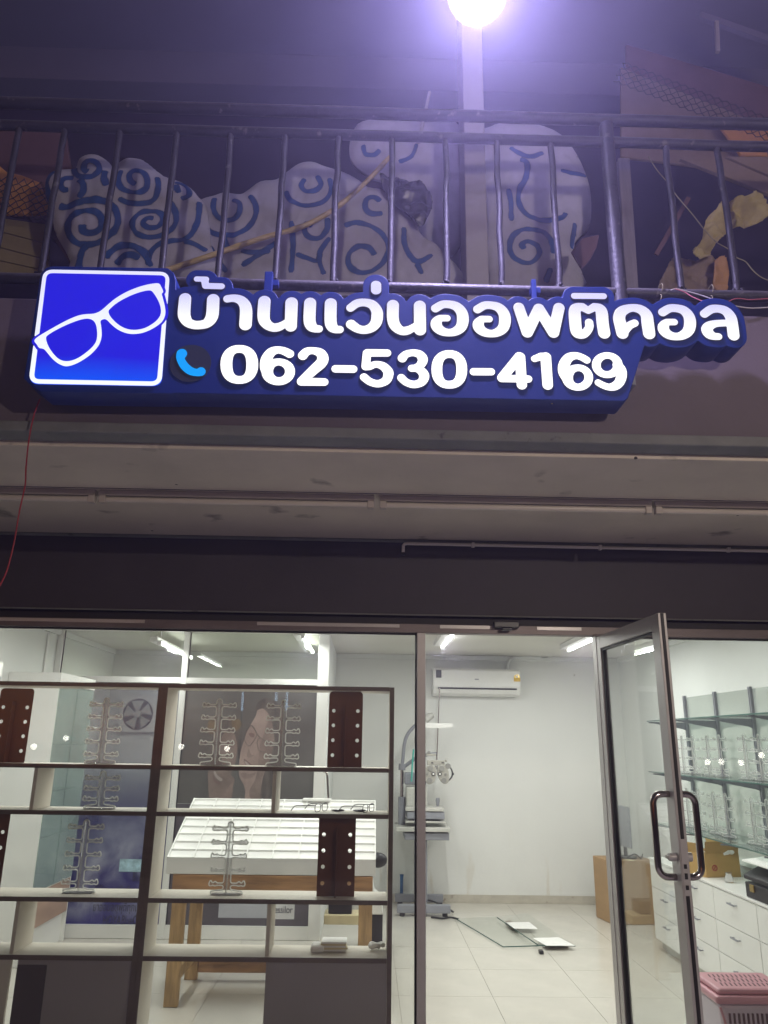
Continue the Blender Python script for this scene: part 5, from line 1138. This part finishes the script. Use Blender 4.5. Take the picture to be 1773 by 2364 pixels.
wallbit(1075, 314, 1120, 332, M['lightgrey'], 'wall_bracket', 'small grey bracket high on the back wall right of the air conditioner', 'bracket')
wallbit(446, 320, 466, 340, M['grey'], 'wall_hook', 'small grey hook on the back wall above the air conditioner', 'hook')

# refraction stand
ph_ = thing('refraction_stand', 'grey eye examination stand with an instrument head and tray beside the back wall', 'eye test stand', (.55, 8.0, 0))
def q3(a, b, Y=8.0): return WY(860 + a / 2.765, 1400 + b / 2.765, Y)
def q7(a, b, Y=8.0): return WY(860 + a / 2.765, 1850 + b / 2.765, Y)
def bx3(nm, m, f, a, b, c, d, y0, y1, bev=.006):
    p_, q_ = f(a, b, y0), f(c, d, y0); return box(nm, m, ph_, p_.x, q_.x, y0, y1, q_.z, p_.z, bev)
xL, xR = q7(155, 740, 7.78).x, q7(498, 740, 7.78).x
box('foot', M['grey'], ph_, xL, xR, 7.76, 7.82, .03, .10, .006); box('foot', M['grey'], ph_, xL - .0, xR - .02, 8.26, 8.32, .03, .10, .006); box('cross_foot', M['grey'], ph_, .52, .60, 7.8205, 8.2595, .04, .09, .004)
for x in (xL + .05, xR - .05):
    for y in (7.79, 8.29): MB().cyl((x, y, .001), (x, y, .029), .025, 12).build('castor', M['black'], ph_)
xa, xb = q7(268, 400).x, q7(348, 400).x; ztop = q7(300, 250).z
box('column', M['grey'], ph_, xa, xb, 7.95, 8.1, .09, ztop, .006)
bx3('tray_table', M['lightgrey'], q7, 152, 165, 497, 198, 7.8, 8.25); bx3('drawer', M['grey'], q7, 205, 200, 490, 250, 7.84, 8.22); bx3('tray_upper', M['lightgrey'], q7, 212, 125, 470, 140, 7.85, 8.2, .003)
bx3('instrument_base', M['grey'], q7, 222, 68, 460, 115, 7.85, 8.2); bx3('instrument_top', M['lightgrey'], q7, 212, 38, 456, 66, 7.84, 8.2)
bx3('instrument_body', M['lightgrey'], q3, 215, 1150, 350, 1285, 7.95, 8.15, .02); bx3('instrument_screen', M['grey'], q3, 205, 1060, 345, 1140, 7.98, 8.12, .015)
mb = MB().tube([q3(416, 1275), q3(416, 1240), q3(416, 1222)], [.012, .022, .018], 10); mb.build('joystick', M['grey'], ph_, smooth=True)
MB().tube([q3(186, 1400, 8.06), q3(187, 1215, 8.06)], .036, 14).build('pole_sleeve', M['grey'], ph_, smooth=True)
MB().tube([q3(186, 1214, 8.06), q3(188, 1040, 8.06)], .018, 12).build('pole', M['steel'], ph_, smooth=True)
MB().tube([q3(188, 1045, 8.06), q3(190, 1005, 8.06)], .036, 14).build('joint', M['grey'], ph_, smooth=True)
MB().tube(smooth_pts([q3(190, 1005, 8.06), q3(196, 950, 8.06), q3(205, 870, 8.06), q3(225, 815, 8.06), q3(262, 770, 8.06), q3(300, 740, 8.06), q3(345, 715, 8.06)], 4, False), .018, 10).build('lamp_arm', M['grey'], ph_, smooth=True)
MB().tube([q3(338, 728, 8.06), q3(360, 705, 8.05), q3(388, 692, 8.04)], [.034, .04, .026], 12).build('lamp_head', M['lightgrey'], ph_, smooth=True)
MB().tube([q3(200, 1025, 8.06), q3(275, 968, 8.03), q3(350, 945, 8.0), q3(410, 942, 7.98)], .018, 10).build('instrument_arm', M['grey'], ph_, smooth=True)
MB().tube([q3(428, 520, 7.98), q3(410, 985, 7.98)], .006, 8).build('hanging_rod', M['steel'], ph_, smooth=True)
p_ = q3(418, 755, 7.98); MB().prism([(p_.x - .15, p_.z + .016), (p_.x + .15, p_.z + .016), (p_.x + .15, p_.z - .02), (p_.x + .02, p_.z - .035), (p_.x - .15, p_.z - .028)], 'y', 7.965, 7.976).build('chart_card', M['paper'], ph_)
M['instr'] = mat('instrument_beige', (.40, .39, .345), .4, var=.06, bump=0); M['instrdark'] = mat('instrument_grey', (.27, .27, .25), .35, bump=0)
def q9(a, b, Y=7.95): return WY(900 + a / 6.144, 1540 + b / 6.144, Y)
def bx9(nm, m, a, b, c, d, y0, y1, bev=.004): p_, q_ = q9(a, b, y0), q9(c, d, y0); return box(nm, m, ph_, p_.x, q_.x, y0, y1, q_.z, p_.z, bev)
bx9('head_bar', M['instr'], 530, 1318, 782, 1392, 7.93, 7.98); bx9('mount_bar', M['instr'], 515, 1226, 655, 1262, 7.95, 7.99); bx9('mount_knob', M['instrdark'], 538, 1188, 576, 1224, 7.94, 7.98)
bx9('nose_rest', M['instrdark'], 640, 1393, 682, 1450, 7.93, 7.96); bx9('level_knob', M['instr'], 784, 1308, 816, 1346, 7.93, 7.97, .008)
for a in (585, 735): bx9('scale_window', M['black'], a, 1350, a + 32, 1366, 7.926, 7.9299, .001)
for pts in ([(545, 1400), (610, 1395), (650, 1440), (655, 1520), (640, 1600), (595, 1650), (540, 1655), (500, 1600), (490, 1500), (505, 1430)], [(700, 1395), (780, 1395), (820, 1450), (835, 1530), (830, 1620), (790, 1655), (735, 1635), (690, 1570), (668, 1500), (672, 1440)]):
    P_ = [(q9(a, b).x, q9(a, b).z) for a, b, c in smooth_pts([q + (0,) for q in pts], 4)]
    MB().prism(P_, 'y', 7.915, 7.965).build('lens_housing', M['instr'], ph_, bevel=.004)
def dial(nm, a, b, r, m, y0, y1, bev=.0015): c = q9(a, b, y0); return MB().cyl((c.x, y0, c.z), (c.x, y1, c.z), r, 18).build(nm, m, ph_, bevel=bev)
for a, b in ((575, 1440), (565, 1605), (738, 1440), (768, 1605)): dial('dial', a, b, .026, M['instrdark'], 7.900, 7.9145)
for a, b in ((530, 1515), (795, 1518)): dial('small_dial', a, b, .013, M['instrdark'], 7.902, 7.9145)
for a, b in ((618, 1517), (710, 1517)): dial('eyepiece', a, b, .0185, M['black'], 7.903, 7.9145); dial('eyepiece_lens', a, b, .010, M['paper'], 7.900, 7.9025)
dial('side_knob', 828, 1405, .026, M['instrdark'], 7.91, 7.96)
MB().tube([q9(a, b, 7.93) for a, b, c in smooth_pts([(858, 1425, 0), (880, 1470, 0), (888, 1515, 0), (870, 1570, 0), (828, 1612, 0)], 4, False)], .007, 8).build('card_rod', M['black'], ph_, smooth=True)
dial('rod_knob', 895, 1517, .012, M['black'], 7.92, 7.94)
p_ = [q3(262, 912, 7.9), q3(255, 990, 7.9), q3(248, 1118, 7.9)]
o = MB().tube(p_, .008, 8).build('teal_stick', M['teal'], smooth=True); tag(o, 'thin teal plastic rod standing by the eye examination stand', 'rod')
o = MB().tube([q7(184, 620, 8.36), q7(186, 480, 8.36), q7(187, 466, 8.36)], [.016, .016, .022], 10).build('blue_handle', M['bluepl'], smooth=True); tag(o, 'blue handle leaning on the back wall behind the eye examination stand', 'handle')
wire('floor_cable', [Vector((.45, 8.15, .012)), Vector((.5, 8.02, .06)), Vector((.62, 7.98, .10)), Vector((.76, 8.0, .05)), Vector((.85, 7.93, .012))], .008, M['black'], 'black cable coiled between the feet of the eye examination stand', 'cable')
wire('floor_cable', [Vector((.62, 7.70, .012)), Vector((.72, 7.66, .012)), Vector((.80, 7.70, .012)), Vector((.86, 7.64, .012))], .009, M['black'], 'black cable lying in front of the eye examination stand', 'cable')
# chair arm, machine and boxes behind the table
p_ = q7(58, 375, 6.3); o = MB().ball((p_.x - .03, 6.3, p_.z), .075, .05, .055, 14, 8).build('seat_pad', M['black'], smooth=True); tag(o, 'black rounded chair back poking out behind the tray table', 'chair')
a0, a1 = WY(350 + 1328 / 2.765, 1850 + 480 / 2.765, 6.5), WY(350 + 1480 / 2.765, 1850 + 725 / 2.765, 6.5)
mc = thing('office_machine', 'white bulky office machine on the floor behind the table', 'machine', ((a0.x + a1.x) / 2, 6.6, 0))
zl = a1.z; MB().prism([(a0.x, zl), (a1.x, zl), (a1.x - .01, zl + .09), (a1.x - .07, zl + .14), (a1.x - .09, a0.z), (a0.x, a0.z)], 'y', 6.5, 6.8).build('body', M['white'], mc, bevel=.01)
box('base', M['black'], mc, a0.x + .02, a1.x - .005, 6.51, 6.79, .001, zl - .001, .004)
a0, a1 = WY(350 + 1100 / 2.765, 1850 + 725 / 2.765, 6.3), WY(350 + 1345 / 2.765, 1850 + 790 / 2.765, 6.3)
o = box('cream_carton', M['creamp'], None, a0.x, a1.x, 6.3, 6.5, max(.002, a1.z), max(.12, a0.z), .006); tag(o, 'cream carton on the floor behind the table leg', 'carton')
o = box('black_case', M['black'], None, a0.x + .03, a1.x - .08, 6.33, 6.48, max(.12, a0.z) + .0005, max(.12, a0.z) + .09, .008); tag(o, 'small black case on top of the cream carton', 'case')

# glass sheets and papers on the floor
def floor_sheet(nm, pts, z0, z1, m, lb, cat, grp=None):
    o = MB().prism([(p[0], p[1]) for p in pts], 'z', z0, z1).build(nm, m); return tag(o, lb, cat, grp)
def f7(a, b, z=0.0): w = WZ(860 + a / 2.765, 1850 + b / 2.765, z); return (w.x, w.y)
M['sheetglass'] = glass('loose_glass', (.975, .985, .98), .35)
def glass_sheet(pts, z, lb):
    t = thing('glass_sheet', lb, 'glass sheet', (pts[0][0], pts[0][1], z), 'loose glass sheets on the floor')
    MB().prism(pts, 'z', z, z + .006).build('sheet', M['sheetglass'], t)
    e = MB(); n = len(pts)
    for i in (0, 1): e.bar((*pts[i], z + .003), (*pts[i + 1], z + .003), .0035, .0075, (0, 0, 1))
    e.build('sheet_edge', M['greenedge'], t)
glass_sheet([f7(530, 755), f7(835, 937), f7(1058, 930), f7(795, 742)], .006, 'loose clear glass sheet lying on the tiled floor, the left one')
glass_sheet([f7(795, 742, .03), f7(1060, 920, .03), f7(1295, 924, .03), f7(985, 715, .03)], .028, 'loose clear glass sheet with two white papers, resting on wooden blocks')
for pts, lb in (([(852, 772), (905, 812), (1055, 815), (1000, 770)], 'small white paper on the glass sheet, nearer the back wall'), ([(1022, 872), (1108, 921), (1294, 922), (1188, 867)], 'white paper at the front edge of the glass sheet on blocks')):
    floor_sheet('white_paper', [f7(a, b, .036) for a, b in pts], .0352, .0365, M['paper'], lb, 'paper', 'papers on the glass sheet')
for pts, lb in (([(850, 785), (903, 825), (930, 820), (880, 780)], 'low wooden block under the glass sheet, farther back'), ([(1105, 925), (1250, 928), (1240, 915), (1100, 912)], 'low wooden block under the front edge of the glass sheet')):
    floor_sheet('wooden_block', [f7(a, b) for a, b in pts], .001, .027, M['bplank'], lb, 'block')
p_ = f7(1077, 974); o = box('tape_holder', M['black'], None, p_[0] - .016, p_[0] + .016, p_[1] - .02, p_[1] + .03, .001, .025, .003); tag(o, 'tiny black tape holder on the floor before the glass sheets', 'tape holder')

# cartons at the back right
ct = thing('carton', 'big brown cardboard carton at the back right corner with a monitor on top', 'carton', (2.3, 7.75, 0))
cz = .53
MB().prism([(2.18, 7.84), (2.24, 7.50), (2.68, 7.56), (2.62, 7.90)], 'z', .002, cz).build('box_body', M['carton'], ct, bevel=.004)
MB().prism([(2.40, 7.70), (2.425, 7.51), (2.475, 7.517), (2.45, 7.71)], 'z', cz + .0005, cz + .002).build('packing_tape', M['creamp'], ct)
c0 = WY(1323 + 318 / 3.687, 1850 + 160 / 3.687, 7.7); c1 = WY(1323 + 400 / 3.687, 1850 + 430 / 3.687, 7.7)
mo = thing('monitor', 'dark monitor standing on the big cardboard carton', 'monitor', (2.44, 7.7, cz + .0025))
MB(Matrix.Translation((2.44, 7.7, 0)) @ Matrix.Rotation(math.radians(-82), 4, 'Z')).box(-.16, .16, -.012, .012, cz + .10, cz + .46).build('screen', M['grey'], mo, bevel=.006)
mb = MB().cyl((2.46, 7.715, cz + .003), (2.46, 7.715, cz + .2), .018, 10); mb.cyl((2.46, 7.71, cz + .003), (2.46, 7.71, cz + .015), .1, 20); mb.build('stand', M['black'], mo, smooth=True)
wire('carton_cable', [Vector((2.42, 7.6, cz + .01)), Vector((2.50, 7.58, cz + .05)), Vector((2.56, 7.6, cz + .012)), Vector((2.6, 7.66, cz + .04))], .006, M['black'], 'black cable bunched on top of the big carton', 'cable')

# ================================================================== RIGHT WALL: MIRROR, SHELVES, DRAWERS
CF = 2.335
dw = thing('drawer_unit', 'long white drawer unit with grey pulls along the right wall', 'drawer unit', (2.55, 5.6, 0))
dy = [6.72, 6.13, 5.54, 4.95, 4.36, 3.95]
box('carcass', M['white'], dw, CF + .02, RX - .003, 3.95, 6.73, .07, .652); box('worktop', M['white'], dw, CF - .004, RX - .003, 3.94, 6.735, .6525, .668, .002); box('plinth', M['lightgrey'], dw, CF + .05, RX - .003, 3.96, 6.72, .002, .0695)
for ya, yb in zip(dy[:-1], dy[1:]):
    for z0, z1 in ((.078, .262), (.266, .452), (.456, .648)):
        f = box('drawer_front', M['white'], dw, CF, CF + .019, yb + .003, ya - .003, z0, z1, .0015)
        ym = (ya + yb) / 2; zh = z1 - .055
        MB().bar((CF - .022, ym - .05, zh), (CF - .022, ym + .05, zh), .010, .006, (1, 0, 0)).bar((CF - .02, ym - .042, zh), (CF - .0005, ym - .042, zh), .006, .006, (0, 0, 1)).bar((CF - .02, ym + .042, zh), (CF - .0005, ym + .042, zh), .006, .006, (0, 0, 1)).build('drawer_pull', M['grey'], f)
wr = thing('wall_shelving', 'mirror backed glass shelves on slotted uprights along the right wall', 'shelving', (RX, 5.5, .75))
box('mirror', M['mirror'], wr, RX - .012, RX - .003, 3.9, 6.66, .72, 1.945)
sy_ = [6.69, 6.10, 5.52, 4.93, 4.34]
for y in sy_:
    box('slotted_upright', M['grey'], wr, RX - .032, RX - .0125, y - .02, y + .012, .67, 1.96)
    box('slot_line', M['dark'], wr, RX - .0335, RX - .0325, y - .006, y - .001, .68, 1.95)
for z, yb in ((1.742, 6.9), (1.325, 6.95), (.92, 6.95)):
    box('glass_shelf', M['greenglass'], wr, RX - .33, RX - .034, 3.9, yb - .12, z, z + .008); box('shelf_edge', M['greenedge'], wr, RX - .3335, RX - .3305, 3.9, yb - .12, z, z + .008)
    for y in sy_: MB().prism([(RX - .034, z - .004), (RX - .034, z - .07), (RX - .06, z - .06), (RX - .30, z - .018), (RX - .35, z - .014), (RX - .35, z - .004)], 'y', y - .006, y - .002).build('bracket_arm', M['grey'], wr)
# clear stands on the glass shelves
k = 0
names = {0: 'middle glass shelf', 1: 'lower glass shelf'}
ords = ['farthest back', 'second from the back', 'third from the back', 'fourth from the back', 'fifth from the back', 'sixth from the back', 'seventh from the back', 'nearest the window']
for si, z in enumerate((1.334, .929)):
    for i, y in enumerate((6.45, 6.24, 5.97, 5.77, 5.38, 5.18, 4.80, 4.60)):
        p = Vector((RX - .17, y, z - .0)); T0 = acr_stand(p, .30, 4, f'clear acrylic stand on the {names[si]} by the right wall, {ords[i]}', .07)
        T0.rotation_euler = (0, 0, math.radians(-80))
# open carton, glass jar, attache case on the worktop
oc = thing('open_carton', 'small open yellow cardboard box with a red mark on the white worktop', 'carton', (2.55, 5.62, .6685))
def wp8(a, b): w = WZ(1323 + a / 3.687, 1850 + b / 3.687, .6685); return (w.x, w.y)
A8, B8, C8 = wp8(885, 600), wp8(1140, 650), wp8(1360, 640); C8 = (B8[0] + .26, B8[1] + .045); D8 = (A8[0] + .27, A8[1] + .05)
zt = .6685 + .155
mb = MB()
for p_, q_ in ((A8, B8), (B8, C8), (C8, D8), (D8, A8)): mb.bar((*p_, (.669 + zt) / 2), (*q_, (.669 + zt) / 2), zt - .669, .005, (-(q_[1] - p_[1]), q_[0] - p_[0], 0))
mb.build('box_wall', M['ycarton'], oc)
def flap(p_, q_, dx, dy_, dz): MB().add([(*p_, zt), (*q_, zt), (q_[0] + dx, q_[1] + dy_, zt + dz), (p_[0] + dx, p_[1] + dy_, zt + dz), (*p_, zt + .004), (*q_, zt + .004), (q_[0] + dx, q_[1] + dy_, zt + dz + .004), (p_[0] + dx, p_[1] + dy_, zt + dz + .004)], [(0, 1, 2, 3), (7, 6, 5, 4), (0, 4, 5, 1), (1, 5, 6, 2), (2, 6, 7, 3), (3, 7, 4, 0)]).build('box_flap', M['ycarton'], oc)
flap(B8, C8, 0, -.02, .075); flap(A8, B8, -.03, 0, .06); flap(D8, C8, 0, .05, .07)
c = Vector((*B8, 0)) * .75 + Vector((*C8, 0)) * .25
dvx = Vector((C8[0] - B8[0], C8[1] - B8[1], 0)).normalized()
MB().tube([c + dvx * (.018 * math.cos(t_)) + Vector((0, -.004, .73 + .018 * math.sin(t_))) for t_ in [2 * math.pi * k / 16 for k in range(16)]], .003, 5, True).tube([c + dvx * (-.012) + Vector((0, -.004, .718)), c + dvx * .012 + Vector((0, -.004, .742))], .003, 5).build('printed_mark', M['redwire'], oc)
cloth_p = MB()
for k in range(10): cloth_p.ball((B8[0] + .04 + .018 * k, B8[1] + .04, zt - .01 + .02 * random.random()), .03, .02, .018, 8, 6)
cloth_p.build('packing_film', M['paper'], oc, smooth=False)
w = wp8(1330, 690); o = MB().tube([(w[0], w[1], .669), (w[0], w[1], .70), (w[0], w[1], .715), (w[0], w[1], .73)], [.028, .028, .018, .02], 14).build('glass_jar', M['clear'], smooth=True); tag(o, 'little clear jar in front of the yellow cardboard box', 'jar')
lc = thing('black_case', 'black trial lens case with brass latch open on the white worktop', 'case', (2.52, 4.9, .6685))
Y0, Y1 = wp8(1430, 760)[1] , 4.45
Y0 = 5.08
MB().prism([(CF + .01, .669), (RX - .05, .669), (RX - .05, .755), (CF + .01, .755)], 'y', Y1, Y0).build('case_base', M['black'], lc, bevel=.006)
MB().prism([(CF + .02, .79), (CF + .12, .84), (RX - .06, .86), (RX - .06, .80), (CF + .02, .765)], 'y', Y1 - .02, Y0 + .03).build('case_lid', M['black'], lc, bevel=.006)
mb = MB().box(CF + .002, CF + .0095, Y0 - .12, Y0 - .07, .71, .75).build('latch', M['gold'], lc, bevel=.002)
o = MB().prism([(CF + .03, .862), (RX - .06, .905), (RX - .06, .913), (CF + .03, .870)], 'y', 4.5, 5.13).build('white_sheet', M['paper']); tag(o, 'white sheet lying over the black trial lens case', 'sheet')
o = MB(Matrix.Translation((2.5, 6.0, 0))).prism([(-.1, .669), (.1, .669), (.1, .70), (-.1, .70)], 'y', 0, .22).build('white_tray', M['white'], bevel=.004); tag(o, 'low white tray behind the yellow cardboard box', 'tray')

# ================================================================== PINK BASKET INSIDE THE RIGHT WINDOW
bk = thing('pink_basket', 'pink lidded plastic basket with slotted top just inside the right window', 'basket', (1.78, 4.05, 0))
x0, x1, y0, y1 = 1.60, 1.95, 3.86, 4.14
mb = MB().prism([(x0 + .04, 0.002), (x1 - .04, .002), (x1 - .015, .44), (x0 + .015, .44)], 'y', y0 + .02, y1 - .02); mb.build('body', M['paleplastic'], bk, bevel=.02)
mb = MB().box(x0 - .012, x1 + .012, y0 - .012, y1 + .012, .441, .475); mb.build('rim', M['pink'], bk, bevel=.012)
mb = MB().box(x0 + .005, x1 - .005, y0 + .005, y1 - .005, .4755, .50); mb.build('lid', M['pink'], bk, bevel=.012)
mb = MB()
for k in range(12):
    for j in range(3):
        a = x0 + .05 + k * .0215; b = y0 + .05 + j * .065; mb.bar((a, b, .5008), (a + .008, b + .045, .5008), .0065, .001, (0, 0, 1))
mb.build('lid_slot', M['maroon'], bk)
mb = MB()
for k in range(12): mb.box(x0 + .05 + k * .021, x0 + .058 + k * .021, y0 + .0135, y0 + .0195, .36, .40)
mb.build('side_slot', M['maroon'], bk)
MB().tube([(x0 + .004, y0 - .008, .43), (x0 + .02, y0 - .016, .36), (x0 + .09, y0 - .02, .315), (x0 + .19, y0 - .02, .34), (x0 + .25, y0 - .016, .41)], .006, 8).build('bail_handle', M['pink'], bk, smooth=True)

# ================================================================== added haze box, standing in for the camera's bloom round the floodlight
hz = bpy.data.materials.new('haze'); hz.use_nodes = True; n_ = hz.node_tree.nodes
for q in list(n_): n_.remove(q)
ho = n_.new('ShaderNodeOutputMaterial'); hv = n_.new('ShaderNodeVolumePrincipled'); hz.node_tree.links.new(hv.outputs[0], ho.inputs['Volume'])
hv.inputs['Color'].default_value = (.76, .70, 1, 1); hv.inputs['Density'].default_value = BLOOM_HAZE; hv.inputs['Anisotropy'].default_value = .72
hb = MB().box(-31, 31, -41, 9.5, -1.2, 6.9).build('haze', hz); tag(hb, kind='stuff')
